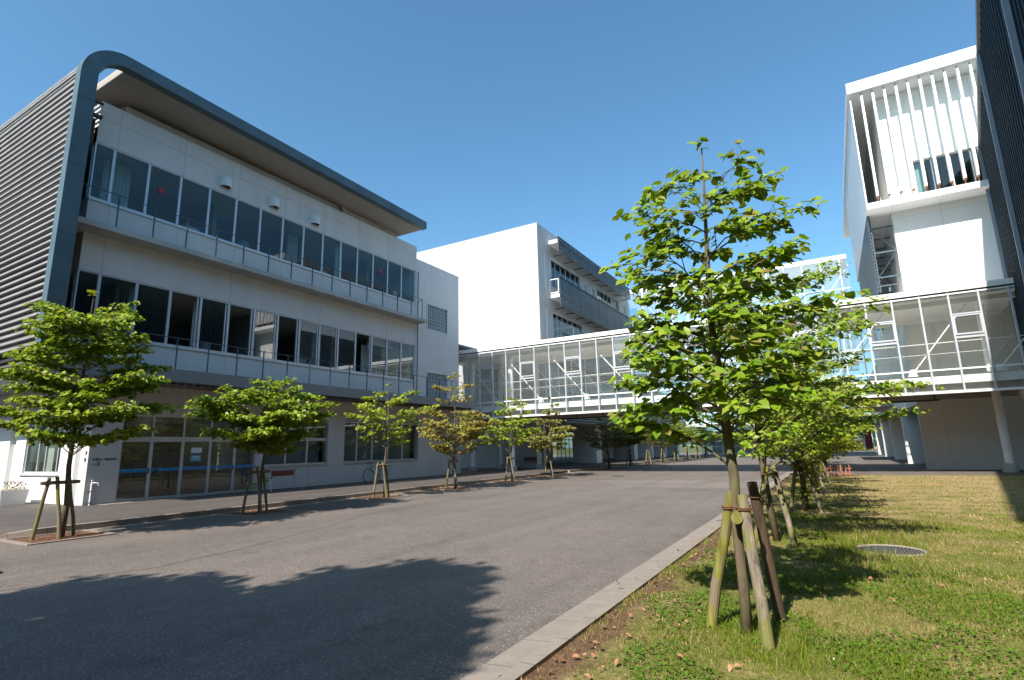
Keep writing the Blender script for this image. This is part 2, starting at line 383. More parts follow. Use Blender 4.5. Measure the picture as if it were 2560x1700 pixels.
def seam(pts, wd):
    mb = MB(); out = []
    for (x0, y0), (x1, y1) in zip(pts[:-1], pts[1:]):
        n = max(2, int(math.hypot(x1-x0, y1-y0)/.35))
        for i in range(n): out.append((x0+(x1-x0)*i/n+rng.uniform(-.02, .02), y0+(y1-y0)*i/n))
    out.append(pts[-1])
    for (x0, y0), (x1, y1) in zip(out[:-1], out[1:]):
        d = math.hypot(x1-x0, y1-y0) or 1; nx, ny = -(y1-y0)/d*wd/2, (x1-x0)/d*wd/2
        mb.quad((x0+nx, y0+ny, .003), (x1+nx, y1+ny, .003), (x1-nx, y1-ny, .003), (x0-nx, y0-ny, .003))
    return mb
struct('road_seam', seam([(-9.4, 2.0), (-8.85, 4.7), (-9.1, 6.2), (-10.0, 9.0), (-10.7, 10.6), (-11.5, 17), (-11.6, 30)], .018), 'seam', road)
struct('road_seam', seam([(-14.6, 29.6), (-8, 30.4), (-2.6, 30.6)], .03), 'seam', road)
struct('road_seam', seam([(-5.6, 11.6), (-4.4, 12.3), (-3.3, 12.2), (-2.6, 12.6)], .012), 'seam', road)
struct('road_seam', seam([(-11, 17.4), (-7, 17.9), (-3.5, 17.6)], .012), 'seam', road)
struct('road_seam', seam([(-6.9, 6.5), (-6.2, 8.0), (-6.5, 9.4)], .008), 'seam', road)
struct('drain_line', MB().box(-14, 35.4, .0, 14, 35.65, .006), 'dark', road)
def manhole(x, y, r, label):
    t = thing('manhole_cover', label, 'manhole cover', (x, y, .0))
    z = .035 if x > -2 else .002
    part(t, 'rim', MB().torus((x, y, z), r, .02, 'z', 40, 6), 'kerb' if x > -2 else 'dark')
    lid = part(t, 'lid', MB().disc((x, y, z-.012), r-.02, 36, .014), plain('grey cast lid', (.055, .052, .06), .55, .3, .2, 30) if x > -2 else 'dark')
    b = MB()
    for k in range(-9, 10):
        h = sqrt(max(0, (r-.04)**2-(k*r/10)**2))
        b.box(x+k*r/10-.008, y-h, z+.003, x+k*r/10+.008, y+h, z+.011)
    part(lid, 'ribs', b, plain('worn rib', (.11, .105, .11), .5, .3, .2, 30) if x > -2 else 'dark')
manhole(.5, 9.9, .42, 'large round ribbed manhole cover set in the lawn')
manhole(-10.4, 29.1, .33, 'small dark manhole cover far along the road before the glass bridge')
manhole(-10.72, 3.3, .2, 'small dark manhole cover at the left edge of the near road')

# ------------------------------------------------------------------ left school building
XW = -21.0
B = thing('school_building', 'long school building with teal ribbon roof, slatted end wall and two rows of windows', 'building', (-27, 16, 0))
ymu = [7.7+.0]+[8.31+1.1655*k for k in range(14)]+[24.63]
yml = [7.7]+[8.35+1.1690*k for k in range(14)]+[24.68]
part(B, 'wall', MB().wallx(XW-.25, XW, 7.7, 24.76, 9.28, 14.0, [(7.7, 24.66, 10.33, 12.42)]).box(XW-.25, 7.7, 12.42, XW-.001, 7.72, 13), 'wallU', 'upper storey wall')
part(B, 'wall', MB().wallx(XW-.25, XW, 7.7, 24.76, 4.53, 9.08, [(7.7, 24.70, 5.63, 7.78)]), 'wallL', 'middle storey wall')
e = MB()   # end walls of the upper storeys, roof, back
e.wally(7.7, 7.95, -34, XW-.25, 4.53, 14.0, [(-23.2, XW-.25, 10.33, 12.42), (-23.2, XW-.25, 5.63, 7.78)])
e.box(-34, 24.5, 4.53, XW-.25, 24.76, 14.0).box(-34.2, 7.7, 0, -34, 29.2, 14.0).box(-34, 7.95, 13.0, XW-.25, 24.5, 13.2)
part(B, 'end_wall', e, 'wallU')
part(B, 'wall', MB().wallx(XW-.3, XW-.03, 24.77, 29.2, 4.5, 13.25, [(25.88, 27.93, 9.0, 10.6), (25.88, 27.93, 4.7, 6.3)]).box(-34, 28.95, 0, XW-.3, 29.2, 13.25).box(-34, 24.77, 13.0, XW-.3, 28.95, 13.1), 'wallS', 'set back stair block wall')
# ground floor facade
gh = [(9.53, 14.6, .12, 3.07), (14.95, 18.37, 1.08, 3.06), (19.40, 25.0, 1.07, 3.42)]
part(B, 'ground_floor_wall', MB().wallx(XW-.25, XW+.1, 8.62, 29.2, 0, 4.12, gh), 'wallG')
# annex: sunlit end wall under the overhang
an = MB().wally(8.62, 8.9, -36, XW-.25, 0, 4.12, [(-25.83, -22.91, 1.1, 2.9), (-21.80, -21.45, 0.1, 4.0), (-27.3, -26.7, 0.1, 4.0)])
part(B, 'end_wall', an, 'wallA', 'white sunlit ground floor end wall')
part(B, 'end_wall', MB().box(-21.85, 8.76, 0, -21.40, 8.88, 4.05).box(-27.35, 8.76, 0, -26.65, 8.88, 4.05), 'wallA')
# interiors
r = MB().box(-28, 7.95, 4.5, -27.8, 24.5, 14).box(-28.1, 8.9, .12, -27.9, 29, 4.1)
for y in (8.33, 13.0, 17.67, 22.3): r.box(-27.8, y-.08, 9.3, -22.6, y+.08, 12.9)
for y in (9.6, 15.3, 19.9): r.box(-27.8, y-.08, 4.8, -22.6, y+.08, 8.3)
r.box(-27.8, 14.75, .12, -21.6, 14.9, 4)
part(B, 'room_walls', r, 'room')
part(B, 'room_floors', MB().box(-27.8, 7.96, 9.1, -21.26, 24.49, 9.27).box(-27.8, 7.96, 4.55, -21.26, 24.49, 4.7).quad((-27.9, 8.9, .125), (-21.2, 8.9, .125), (-21.2, 29, .125), (-27.9, 29, .125)), 'roomd')
part(B, 'room_ceilings', MB().box(-27.8, 7.96, 8.0, -21.3, 24.49, 8.12).box(-27.8, 7.96, 12.6, -21.3, 24.49, 12.72).box(-27.8, 8.91, 3.5, -21.3, 28.9, 3.6), 'ceil')
cu = MB()
for y0, y1, z0, z1, x in ((8.4, 9.3, 10.35, 12.4, -22.0), (18.95, 19.4, 10.35, 12.4, -21.6), (16.6, 17.2, 10.35, 12.4, -22.4), (9.5, 9.75, 5.7, 7.7, -21.5), (21.3, 24.5, 5.7, 7.4, -21.9), (18.0, 18.5, 5.7, 7.7, -21.9), (12.0, 12.25, 5.7, 7.7, -21.8)):
    n = int((y1-y0)/.06)
    for i in range(n): cu.box(x-.02+.02*(i % 2), y0+(y1-y0)*i/n, z0, x+.01+.02*(i % 2), y0+(y1-y0)*(i+1)/n, z1)
part(B, 'curtain', cu, 'curtain')
for i, (y, z, hh, wd) in enumerate(((8.6, 5.66, .5, .5), (9.9, 5.66, .3, .35), (12.3, 5.66, .42, .3), (14.6, 5.66, .25, .5), (16.9, 5.66, .36, .4), (19.3, 5.66, .3, .3), (22.0, 5.66, .45, .4), (23.1, 5.66, .2, .5), (11.2, 10.36, .3, .5), (13.6, 10.36, .45, .3), (17.9, 10.36, .3, .4), (20.6, 10.36, .35, .3), (23.2, 10.36, .5, .45))):
    part(B, 'shelf_box', MB().box(-21.75, y, z-.9, -21.4, y+wd, z+hh), ('curtain', 'room', 'alud', 'roomd')[i % 4])
bl = MB()
for i in range(14): bl.box(-21.5, 21.3, 7.45-.045*i, -21.46, 24.6, 7.475-.045*i)
part(B, 'blind', bl, 'curtain')
part(B, 'ground_floor_blind', MB().box(-21.45, 19.45, 1.1, -21.42, 24.9, 3.1).box(-21.45, 15.0, 1.1, -21.42, 18.3, 2.9), plain('grey green blind', (.26, .31, .32), .8, 0, .12, 3))
part(B, 'ground_floor_curtain', MB().box(-21.75, 19.5, 1.1, -21.7, 20.4, 3.1).box(-21.75, 15.3, 1.1, -21.7, 15.8, 3.0).box(-21.75, 21.5, 1.1, -21.7, 22.3, 3.1), 'curtain')

def window(parent, x, ya, yb, za, zb, glass='glass', frame='alu', fw=.045, opened=False, d=.07, label=None, dbl=False):
    f = MB().box(x-d, ya, za, x, yb, za+fw*1.7).box(x-d, ya, zb-fw, x, yb, zb).box(x-d, ya, za+fw*1.7, x, ya+fw, zb-fw).box(x-d, yb-fw, za+fw*1.7, x, yb, zb-fw)
    if dbl: f.box(x-d-.02, yb-fw-.10, za+fw*1.7, x-.02, yb-fw-.055, zb-fw)
    w_ = part(parent, 'window', f, frame, label)
    if not opened:
        part(w_, 'pane', MB().quad((x-d*.6, ya+fw, za+fw*1.7), (x-d*.6, yb-fw, za+fw*1.7), (x-d*.6, yb-fw, zb-fw), (x-d*.6, ya+fw, zb-fw)), glass)
    return w_
for k in range(15): window(B, XW-.03, ymu[k], ymu[k+1], 10.33, 12.42)
for k in range(15):
    op = k in (3, 5, 7, 11)
    window(B, XW-.03, yml[k], yml[k+1], 5.63, 7.78, 'glassR', opened=op, dbl=op or k in (4, 6, 9, 8), label='window slid open, dark room behind' if op else None)
for z0, z1 in ((10.33, 12.42), (5.63, 7.78)):   # corner panes on the end wall
    f = MB()
    for xa in (-23.2, -22.25, -21.3): f.box(xa-.03, 7.72, z0, xa+.03, 7.8, z1)
    f.box(-23.2, 7.72, z0, -21.25, 7.8, z0+.06).box(-23.2, 7.72, z1-.05, -21.25, 7.8, z1)
    w_ = part(B, 'window', f, 'alu'); part(w_, 'pane', MB().quad((-23.2, 7.76, z0), (-21.05, 7.76, z0), (-21.05, 7.76, z1), (-23.2, 7.76, z1)), 'glass')
part(B, 'window_sill', MB().box(XW, 7.7, 10.27, XW+.05, 24.66, 10.32), 'alu')
part(B, 'window_sill', MB().box(XW, 7.7, 5.57, XW+.05, 24.70, 5.62), 'alu')
for y in (9.95, 21.73):
    part(B, 'red_triangle_mark', MB().add([(XW-.05, y-.14, 11.62), (XW-.05, y+.14, 11.62), (XW-.05, y, 11.38), (XW-.045, y-.14, 11.62), (XW-.045, y+.14, 11.62), (XW-.045, y, 11.38)], [(0, 1, 2), (3, 5, 4)]), 'red')
# balcony slab and rails
part(B, 'balcony_slab', MB().box(-20.2, 7.05, 9.08, XW+.0, 24.9, 9.27).box(-21, 6.96, 9.08, -22.6, 7.69, 9.27), 'slab')
rl = MB().tube([(-20.25, 6.96, 10.42), (-20.25, 24.45, 10.42)], .016, 6).tube([(-20.25, 24.45, 10.42), (XW, 24.85, 10.42)], .016, 6).tube([(-20.25, 6.96, 10.42), (-22.5, 6.98, 10.42)], .016, 6)
part(B, 'handrail', rl, 'steel')
for k in range(15):
    y = 7.14+1.1665*k
    part(B, 'rail_post', MB().box(-20.28, y-.017, 9.1, -20.235, y+.017, 10.42), 'steel')
part(B, 'rail_post', MB().box(-20.27, 24.43, 9.1, -20.235, 24.46, 10.42), 'steel')
part(B, 'handrail', MB().tube([(-19.5, 6.96, 5.66), (-19.5, 28.72, 5.66)], .014, 6).tube([(-19.5, 28.72, 5.66), (-21, 28.72, 5.66)], .014, 6), 'steel')
for k in range(18):
    y = 8.06+1.12*k+.0015*k*k
    part(B, 'rail_post', MB().box(-19.53, y-.016, 4.5, -19.49, y+.016, 5.66), 'steel')
part(B, 'rail_post', MB().box(-19.52, 28.70, 4.5, -19.49, 28.73, 5.66), 'steel')
part(B, 'drain_pipe', MB().tube([(XW+.07, 24.86, 4.55), (XW+.07, 24.86, 12.4)], .03, 8), 'steel')
for y in (12.36, 14.70, 17.0):
    h = MB(); n = 10
    pr = [(-.235, 0), (.235, 0)]
    vs = []; rr = .235
    for zz, dx in ((12.66, .30), (12.70, .30), (12.98, .30), (13.08, .24), (13.13, .12)):
        for i in range(n+1):
            a = pi*i/n; vs.append((XW+dx*sin(a), y-rr*cos(a)*(1 if zz < 13.05 else .9 if zz < 13.1 else .6), zz))
    fs = [(r_*(n+1)+i, r_*(n+1)+i+1, (r_+1)*(n+1)+i+1, (r_+1)*(n+1)+i) for r_ in range(4) for i in range(n)] + [tuple(4*(n+1)+i for i in range(n+1))]
    h.add(vs, fs)
    v = part(B, 'vent_hood', h, 'wallA', smooth=True)
    part(v, 'opening', MB().add([(XW+.27*sin(pi*i/n), y-.21*cos(pi*i/n), 12.70) for i in range(n+1)], [tuple(range(n+1))]), 'dark')
# canopy, ribbon (roof fascia, frame leg, canopy fascia) in one C-shaped band, slats on the end
XF = -19.4
zr = lambda y: 14.66-(y-7.75)*.0142
outer = [(23.75, zr(23.75)+.44), (7.8, zr(7.8)+.44)]
inner = [(23.75, zr(23.75)), (7.8, zr(7.8))]
co, ci = (7.75, 13.80), (7.75, 13.80)
for i in range(1, 13):
    a = pi/2+pi/2*i/12
    outer.append((7.75+1.30*cos(a), 13.80+1.30*sin(a))); inner.append((7.75+.82*cos(a), 13.80+.86*sin(a)))
outer += [(6.45, 9.0), (6.45, 4.72)]; inner += [(6.93, 9.0), (6.93, 4.80)]
for i in range(1, 7):
    a = pi+pi/2*i/6
    outer.append((7.05+.6*cos(a), 4.72+.62*sin(a))); inner.append((7.13+.2*cos(a), 4.80+.27*sin(a)))
outer += [(28.8, 4.16)]; inner += [(28.8, 4.56)]
rb = MB(); n = len(outer); th = .35
vs = [(XF, *p) for p in outer]+[(XF, *p) for p in inner]+[(XF-th, *p) for p in outer]+[(XF-th, *p) for p in inner]
fs = []
for i in range(n-1):
    fs += [(i, i+1, n+i+1, n+i), (2*n+i, 3*n+i, 3*n+i+1, 2*n+i+1), (i, 2*n+i, 2*n+i+1, i+1), (n+i, n+i+1, 3*n+i+1, 3*n+i)]
fs += [(0, n, 3*n, 2*n), (n-1, 3*n-1, 4*n-1, 2*n-1)]
k_can = n-2
rb.add(vs, fs)
ribbon = part(B, 'ribbon_fascia', rb, 'teal')
part(ribbon, 'canopy_fascia', MB().box(XF-.30, 7.1, 4.12, XF+.012, 28.82, 4.55), 'canopy')
sj = MB()
for z in (12.9, 10.6, 8.3, 6.2): sj.box(XF-.01, 6.46, z, XF+.002, 6.92, z+.012)
part(ribbon, 'panel_joint', sj, 'dark')
part(B, 'roof_slab', MB().add([(XF-th, 7.8, zr(7.8)+.01), (-33.9, 7.8, zr(7.8)+.01), (-33.9, 23.7, zr(23.7)+.01), (XF-th, 23.7, zr(23.7)+.01),
     (XF-th, 7.8, zr(7.8)+.42), (-33.9, 7.8, zr(7.8)+.42), (-33.9, 23.7, zr(23.7)+.42), (XF-th, 23.7, zr(23.7)+.42)],
     [(0, 1, 2, 3), (4, 7, 6, 5), (0, 4, 5, 1), (2, 6, 7, 3), (1, 5, 6, 2)]), 'soffit')
part(B, 'clerestory_wall', MB().box(-21.6, 8.6, 13.2, -21.32, 23.3, 14.43).box(-33, 8.6, 13.2, -21.6, 8.8, 14.5).box(-21.32, 18.9, 13.9, -21.1, 19.0, 14.42), plain('clerestory paint', (.50, .47, .43), .8, 0, .06, 1))
lv = MB(); z = 4.95
def blade(y, z, ny, nz, h=.066, dpt=.05):
    # slat with a bright outer nose, leaning back; (ny,nz) outward normal in the YZ plane
    ty, tz = -nz, ny    # tangent
    A = (y-ty*h/2, z-tz*h/2); Bq = (y+ty*h/2, z+tz*h/2)
    C_ = (Bq[0]-ny*dpt+ty*.04, Bq[1]-nz*dpt+tz*.04); D = (A[0]-ny*dpt+ty*.04, A[1]-nz*dpt+tz*.04)
    P = [A, Bq, C_, D]
    lv.add([(XF-.02, *p) for p in P]+[(-36, *p) for p in P], [(0, 1, 2, 3), (7, 6, 5, 4), (0, 4, 5, 1), (1, 5, 6, 2), (2, 6, 7, 3), (3, 7, 4, 0)])
while z < 13.75: blade(6.50, z, -1, 0); z += .2275
for i in range(1, 12):
    a = pi-pi/2*i/12.5; blade(7.75+1.25*cos(a), 13.8+1.25*sin(a), cos(a), sin(a))
for i in range(1, 4):
    a = pi+pi/2*i/3.2; blade(7.05+.55*cos(a), 4.72+.55*sin(a), cos(a), sin(a))
part(B, 'slat_screen', lv, 'louvre')
part(B, 'slat_backing', MB().box(-36, 6.585, 4.9, -19.76, 6.60, 13.9), 'louvback')
fr = MB()
for x in (-20.9, -24.4, -28, -31.5): fr.box(x-.05, 6.61, 4.6, x+.05, 6.67, 13.9)
for z in (4.65, 9.1, 13.3): fr.box(-34, 6.68, z, -21.3, 7.7, z+.10)
fr.box(-20.9, 6.68, 13.2, -20.75, 7.7, 13.3).box(-20.9, 6.68, 13.75, -20.8, 7.7, 13.82)
part(B, 'screen_frame', fr, 'dark')
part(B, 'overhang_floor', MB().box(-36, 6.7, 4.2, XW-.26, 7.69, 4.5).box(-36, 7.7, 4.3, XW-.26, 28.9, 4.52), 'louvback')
cs = MB(); y = 7.3
while y < 28.7:       # corrugated soffit, ribs running towards the wall
    cs.add([(XF-.31, y, 4.13), (XF-.31, y+.10, 4.13), (XF-.31, y+.145, 4.06), (XF-.31, y+.245, 4.06), (XF-.31, y+.29, 4.13),
            (XW+.1, y, 4.13), (XW+.1, y+.10, 4.13), (XW+.1, y+.145, 4.06), (XW+.1, y+.245, 4.06), (XW+.1, y+.29, 4.13)],
           [(0, 1, 6, 5), (1, 2, 7, 6), (2, 3, 8, 7), (3, 4, 9, 8)]); y += .29
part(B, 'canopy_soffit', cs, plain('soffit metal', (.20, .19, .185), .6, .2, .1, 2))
part(B, 'canopy_deck', MB().box(XF-.31, 7.1, 4.2, XW+.1, 28.78, 4.5).box(-36, 6.75, 4.12, XW-.02, 8.62, 4.19), 'canopy')
# ground floor doors
doors = [9.53, 10.53, 11.62, 12.66, 13.69, 14.60]
xd = XW+.06
for i in range(5):
    a, b_ = doors[i], doors[i+1]
    d = part(B, 'glass_door', MB().box(xd-.06, a, .12, xd, b_, .22).box(xd-.06, a, 2.12, xd, b_, 2.2).box(xd-.06, a, .22, xd, a+.055, 2.12).box(xd-.06, b_-.055, .22, xd, b_, 2.12), 'alud')
    part(d, 'pane', MB().quad((xd-.03, a+.055, .22), (xd-.03, b_-.055, .22), (xd-.03, b_-.055, 2.12), (xd-.03, a+.055, 2.12)), 'glassG')
    part(d, 'blue_tape_stripe', MB().box(xd-.028, a+.056, 1.135, xd-.024, b_-.056, 1.20).box(xd-.028, a+.056, 1.09, xd-.024, b_-.056, 1.12), 'blue')
    if i in (0, 1, 3): part(d, 'handle', MB().box(xd, b_-.05 if i != 1 else a+.2, 1.02, xd+.03, b_-.015 if i != 1 else a+.235, 1.2), 'dark')
    if i == 2:
        ps = part(d, 'poster', MB().box(xd-.023, 11.94, 1.40, xd-.019, 12.34, 1.62), 'poster')
        part(ps, 'printed_text', MB().box(xd-.018, 12.0, 1.54, xd-.016, 12.28, 1.58).box(xd-.018, 12.0, 1.48, xd-.016, 12.28, 1.50), 'paper')
        part(d, 'poster', MB().box(xd-.023, 11.95, 1.70, xd-.019, 12.35, 1.90), 'paper')
for i in range(5):
    a, b_ = doors[i], doors[i+1]
    d = part(B, 'transom_window', MB().box(xd-.06, a, 2.205, xd, b_, 2.29).box(xd-.06, a, 3.0, xd, b_, 3.07).box(xd-.06, a, 2.29, xd, a+.03, 3.0).box(xd-.06, b_-.03, 2.29, xd, b_, 3.0), 'alud')
    part(d, 'pane', MB().quad((xd-.03, a, 2.29), (xd-.03, b_, 2.29), (xd-.03, b_, 3.0), (xd-.03, a, 3.0)), 'glassG')
for i, (a, b_) in enumerate(((14.96, 16.08), (16.08, 17.22), (17.22, 18.36))):
    window(B, XW+.05, a, b_, 1.09, 2.2, 'glassG', 'alud'); window(B, XW+.05, a, b_, 2.21, 3.05, 'glassG', 'alud')
for a, b_ in ((19.41, 20.33), (20.33, 21.42), (21.42, 22.6), (22.6, 23.76), (23.76, 24.95)): window(B, XW-.02, a, b_, 1.09, 3.1, 'glassG', 'alud')
part(B, 'window_sill', MB().box(XW+.1, 14.93, 1.03, XW+.14, 18.4, 1.07).box(XW+.1, 19.38, 1.03, XW+.14, 25.0, 1.07), 'alud')
gr = MB()
for i in range(6): gr.box(XW-.1, 19.41, 3.13+.05*i, XW-.02, 24.98, 3.155+.05*i)
part(B, 'vent_grille', gr, 'alud')
for za, zb in ((9.0, 10.6), (4.7, 6.3)):
    g = part(B, 'glass_block_window', MB().box(XW-.2, 25.89, za, XW-.1, 27.92, zb), 'gblock')
    f = MB()
    for i in range(10): f.box(XW-.1, 25.88+i*.2256, za, XW-.055, 25.905+i*.2256, zb)
    for i in range(8): f.box(XW-.1, 25.88, za+i*.2253, XW-.06, 27.93, za+.024+i*.2253)
    part(g, 'frame', f, plain('block mortar', (.48, .50, .50), .7))
    part(g, 'frame', MB().wallx(XW-.06, XW+.0, 25.82, 27.98, za-.06, zb+.06, [(25.9, 27.91, za+.02, zb-.02)]), 'alu')
# annex window and signs
f = MB()
for x in (-25.83, -24.85, -24.25, -23.3, -22.96): f.box(x, 8.68, 1.15, x+.05, 8.74, 2.88)
f.box(-25.83, 8.68, 1.1, -22.91, 8.75, 1.17).box(-25.83, 8.68, 2.82, -22.91, 8.75, 2.9).box(-25.95, 8.56, 1.03, -22.83, 8.7, 1.09)
w_ = part(B, 'window', f, 'alu', 'ground floor window with sliding sashes and pale curtains'); part(w_, 'pane', MB().quad((-25.83, 8.71, 1.1), (-22.91, 8.71, 1.1), (-22.91, 8.71, 2.9), (-25.83, 8.71, 2.9)), 'glassG')
part(w_, 'curtain', MB().box(-24.9, 8.95, 1.1, -24.3, 8.98, 2.9).box(-23.9, 8.95, 1.1, -23.3, 8.98, 2.9), 'curtain')
part(B, 'room_walls', MB().box(-30, 11.8, .1, -21.3, 11.9, 4), 'roomd')
def text(parent, name, body, size, origin, xdir, up, mat):
    cu_ = bpy.data.curves.new(name, 'FONT'); cu_.body = body; cu_.size = size; cu_.extrude = .004; cu_.resolution_u = 2
    o = bpy.data.objects.new('tmp', cu_); COL.objects.link(o)
    bpy.context.view_layer.update(); dg = bpy.context.evaluated_depsgraph_get()
    me = bpy.data.meshes.new_from_object(o.evaluated_get(dg), depsgraph=dg)
    bpy.data.objects.remove(o)
    X = Vector(xdir).normalized(); Y = Vector(up).normalized(); Z = X.cross(Y); off = wloc(parent)
    me.transform(Matrix(((X.x, Y.x, Z.x, origin[0]-off.x), (X.y, Y.y, Z.y, origin[1]-off.y), (X.z, Y.z, Z.z, origin[2]-off.z), (0, 0, 0, 1))))
    me.materials.clear()
    return link(name, me, M[mat], parent)
text(B, 'sign_lettering', '卒業生・業者受付', .088, (XW+.106, 8.74, 1.52), (0, 1, 0), (0, 0, 1), 'ink')
ar = MB().box(XW+.101, 8.77, 1.395, XW+.107, 8.97, 1.415)
for s_ in (1, -1): ar.add([(XW+.104, 8.98, 1.405+s_*.0), (XW+.104, 8.905, 1.405+s_*.075), (XW+.104, 8.875, 1.405+s_*.075), (XW+.104, 8.95, 1.405)], [(0, 1, 2, 3)])
part(B, 'sign_arrow', ar, 'ink')
text(B, 'sign_lettering', '来', .13, (-21.12, 8.612, 1.72), (1, 0, 0), (0, 0, 1), 'ink')
text(B, 'sign_lettering', '部', .13, (-21.14, 8.612, 1.50), (1, 0, 0), (0, 0, 1), 'ink')
for x, y in ((-24.2, 11.0), (-24.2, 12.0), (-23.4, 13.0), (-25.4, 12.6), (-25.2, 10.2)):
    part(B, 'ceiling_lamp', MB().box(x-.03, y-.45, 3.44, x+.03, y+.45, 3.49), 'lamp')

tp = thing('standpipe_tap', 'thin white standpipe with a tap fixed by the corner of the entrance wall', 'tap', (XW+.2, 8.77, .12))
part(tp, 'pipe', MB().tube([(XW+.2, 8.77, .12), (XW+.2, 8.77, .84)], .028, 10), 'white')
part(tp, 'faucet', MB().tube([(XW+.2, 8.77, .80), (XW+.26, 8.84, .82), (XW+.30, 8.90, .80), (XW+.31, 8.92, .72)], [.02, .018, .016, .012], 8).tube([(XW+.2, 8.77, .84), (XW+.2, 8.77, .9)], .01, 6).box(XW+.16, 8.75, .89, XW+.25, 8.79, .905), 'white')
for z in (.2, .55): part(tp, 'bracket', MB().box(XW+.1, 8.72, z, XW+.235, 8.82, z+.015), 'steel')
dm = thing('doormat', 'pale grating step lying at the foot of the glass doors', 'grating', (-20.35, 9.3, .12))
part(dm, 'frame', MB().box(-20.85, 9.0, .12, -20.3, 9.9, .13), 'gutter')

# ------------------------------------------------------------------ front glass footbridge
YB, YK = 31.0, 36.9
G = thing('glass_footbridge', 'long white glazed footbridge crossing over the road on round columns', 'footbridge', (-8, 34, 0))
mx = [-21.66+1.0757*k for k in range(-2, 28)]
def zf(z): return z
part(G, 'roof', MB().box(-24.4, YB-.08, 8.22, 8.25, YK, 8.47).box(-24.4, YB+.1, 8.0, 8.2, YK-.1, 8.2), 'white')
part(G, 'gutter_line', MB().box(-24.4, YB-.02, 8.165, 8.2, YB+.09, 8.215), 'dark')
rj = MB()
for k in range(-2, 28, 3): rj.box(mx[k]-.008, YB-.083, 8.23, mx[k]+.008, YB-.079, 8.46)
part(G, 'roof_joint', rj, 'dark')
part(G, 'floor_slab', MB().box(-24.4, YB+.22, 4.05, 8.2, YK-.2, 4.42), 'white')
part(G, 'floor_finish', MB().box(-24.4, YB+.24, 4.43, 8.2, YK-.22, 4.47), plain('pale floor vinyl', (.72, .66, .58), .5))
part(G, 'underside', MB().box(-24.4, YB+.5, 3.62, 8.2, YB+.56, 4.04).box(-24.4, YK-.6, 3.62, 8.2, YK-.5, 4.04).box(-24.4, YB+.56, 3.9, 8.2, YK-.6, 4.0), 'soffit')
for i, x in enumerate(mx):
    part(G, 'mullion', MB().box(x-.035, YB-.04, 3.62, x+.035, YB+.08, 8.16), 'alu')
part(G, 'bottom_rail', MB().box(-24.4, YB-.05, 3.6, 8.2, YB+.06, 3.70), 'white')
part(G, 'transom', MB().box(-24.4, YB-.02, 4.63, 8.2, YB+.05, 4.70), 'white')
part(G, 'transom', MB().box(-24.4, YB+.0, 8.08, 8.2, YB+.05, 8.15), 'white')
for i in range(len(mx)-1):
    a, b_ = mx[i]+.035, mx[i+1]-.035
    k = i-2
    p_ = part(G, 'glass_pane', MB().quad((a, YB+.02, 3.7), (b_, YB+.02, 3.7), (b_, YB+.02, 8.1), (a, YB+.02, 8.1)), 'glassB')
    if k % 3 == 1 and k > 0:
        ow = part(G, 'opening_window', MB().wally(YB-.045, YB+.015, a, b_, 6.18, 7.08, [(a+.06, b_-.06, 6.25, 7.02)]).box(a, YB-.03, 6.03, b_, YB+.05, 6.12).box(a, YB-.03, 7.11, b_, YB+.05, 7.17), 'alu')
# interior: columns, braces, rails, ceiling tube
for x in (-22.05, -18.85, -2.7, 6.9):
    for y in ((32.3, 36.2) if x < 0 else (34.2,)):
        if x == -2.7: continue
        c = part(G, 'column', MB().tube([(x, y, .3), (x, y, 8.0)], .17, 20), 'white', smooth=False)
        part(c, 'foot', MB().tube([(x, y, .0), (x, y, .42)], .30, 24), 'conc')
part(G, 'column', MB().tube([(7.75, 33.1, .0), (7.75, 33.1, 3.7)], .17, 20), 'white')
for k in range(-1, 27, 3):
    for y, rd in ((YB+.9, .035), (YK-.8, .03)):
        xa, xb = mx[2]+1.0757*(k+.5), mx[2]+1.0757*(k+2.95)
        if k >= 12: xa, xb = mx[2]+1.0757*(k+2.7), mx[2]+1.0757*(k+.45)
        br = part(G, 'brace', MB().tube([(xa, y, 7.75), (xb, y, 4.65)], rd, 8), 'white')
        part(br, 'gusset', MB().add([(xb-.22, y-.02, 4.47), (xb+.22, y-.02, 4.47), (xb+.08, y-.02, 4.86), (xb-.08, y-.02, 4.86), (xb-.22, y+.02, 4.47), (xb+.22, y+.02, 4.47), (xb+.08, y+.02, 4.86), (xb-.08, y+.02, 4.86)],
             [(0, 1, 2, 3), (7, 6, 5, 4), (0, 4, 5, 1), (1, 5, 6, 2), (2, 6, 7, 3), (3, 7, 4, 0)]).tube([(xa-.25, y, 7.85), (xa+.05, y, 7.82)], .05, 8), 'white')
part(G, 'handrail', MB().tube([(-24, YB+.4, 5.95), (8.1, YB+.4, 5.95)], .022, 6).tube([(-24, YB+.4, 5.45), (8.1, YB+.4, 5.45)], .012, 6), 'white')
part(G, 'handrail', MB().tube([(-24, YK-.4, 5.95), (8.1, YK-.4, 5.95)], .022, 6), 'white')
part(G, 'edge_beam', MB().box(-24.3, YB+.75, 7.78, 8.1, YB+.95, 8.0).box(-24.3, YK-.9, 7.78, 8.1, YK-.7, 8.0), 'white')
bm = MB()
for x in mx[2:]: bm.box(x-.03, YK-.06, 3.62, x+.03, YK+.02, 8.16)
bm.box(-20, YK-.05, 3.6, 4.0, YK+.03, 3.7).box(-20, YK-.05, 4.63, 4.0, YK+.03, 4.7).box(-20, YK-.05, 6.6, 4, YK+.03, 6.66)
part(G, 'rear_frame', bm, 'white')
part(G, 'rear_glazing', MB().quad((-19, YK-.02, 3.7), (4, YK-.02, 3.7), (4, YK-.02, 8.1), (-19, YK-.02, 8.1)), 'glassC')
ur = MB().box(-17, 33.4, 3.42, 4.6, 33.5, 3.50)
for k in range(12): ur.box(-16.5+k*1.9, 33.43, 3.5, -16.45+k*1.9, 33.47, 3.9)
part(G, 'service_rail', ur, 'dark')
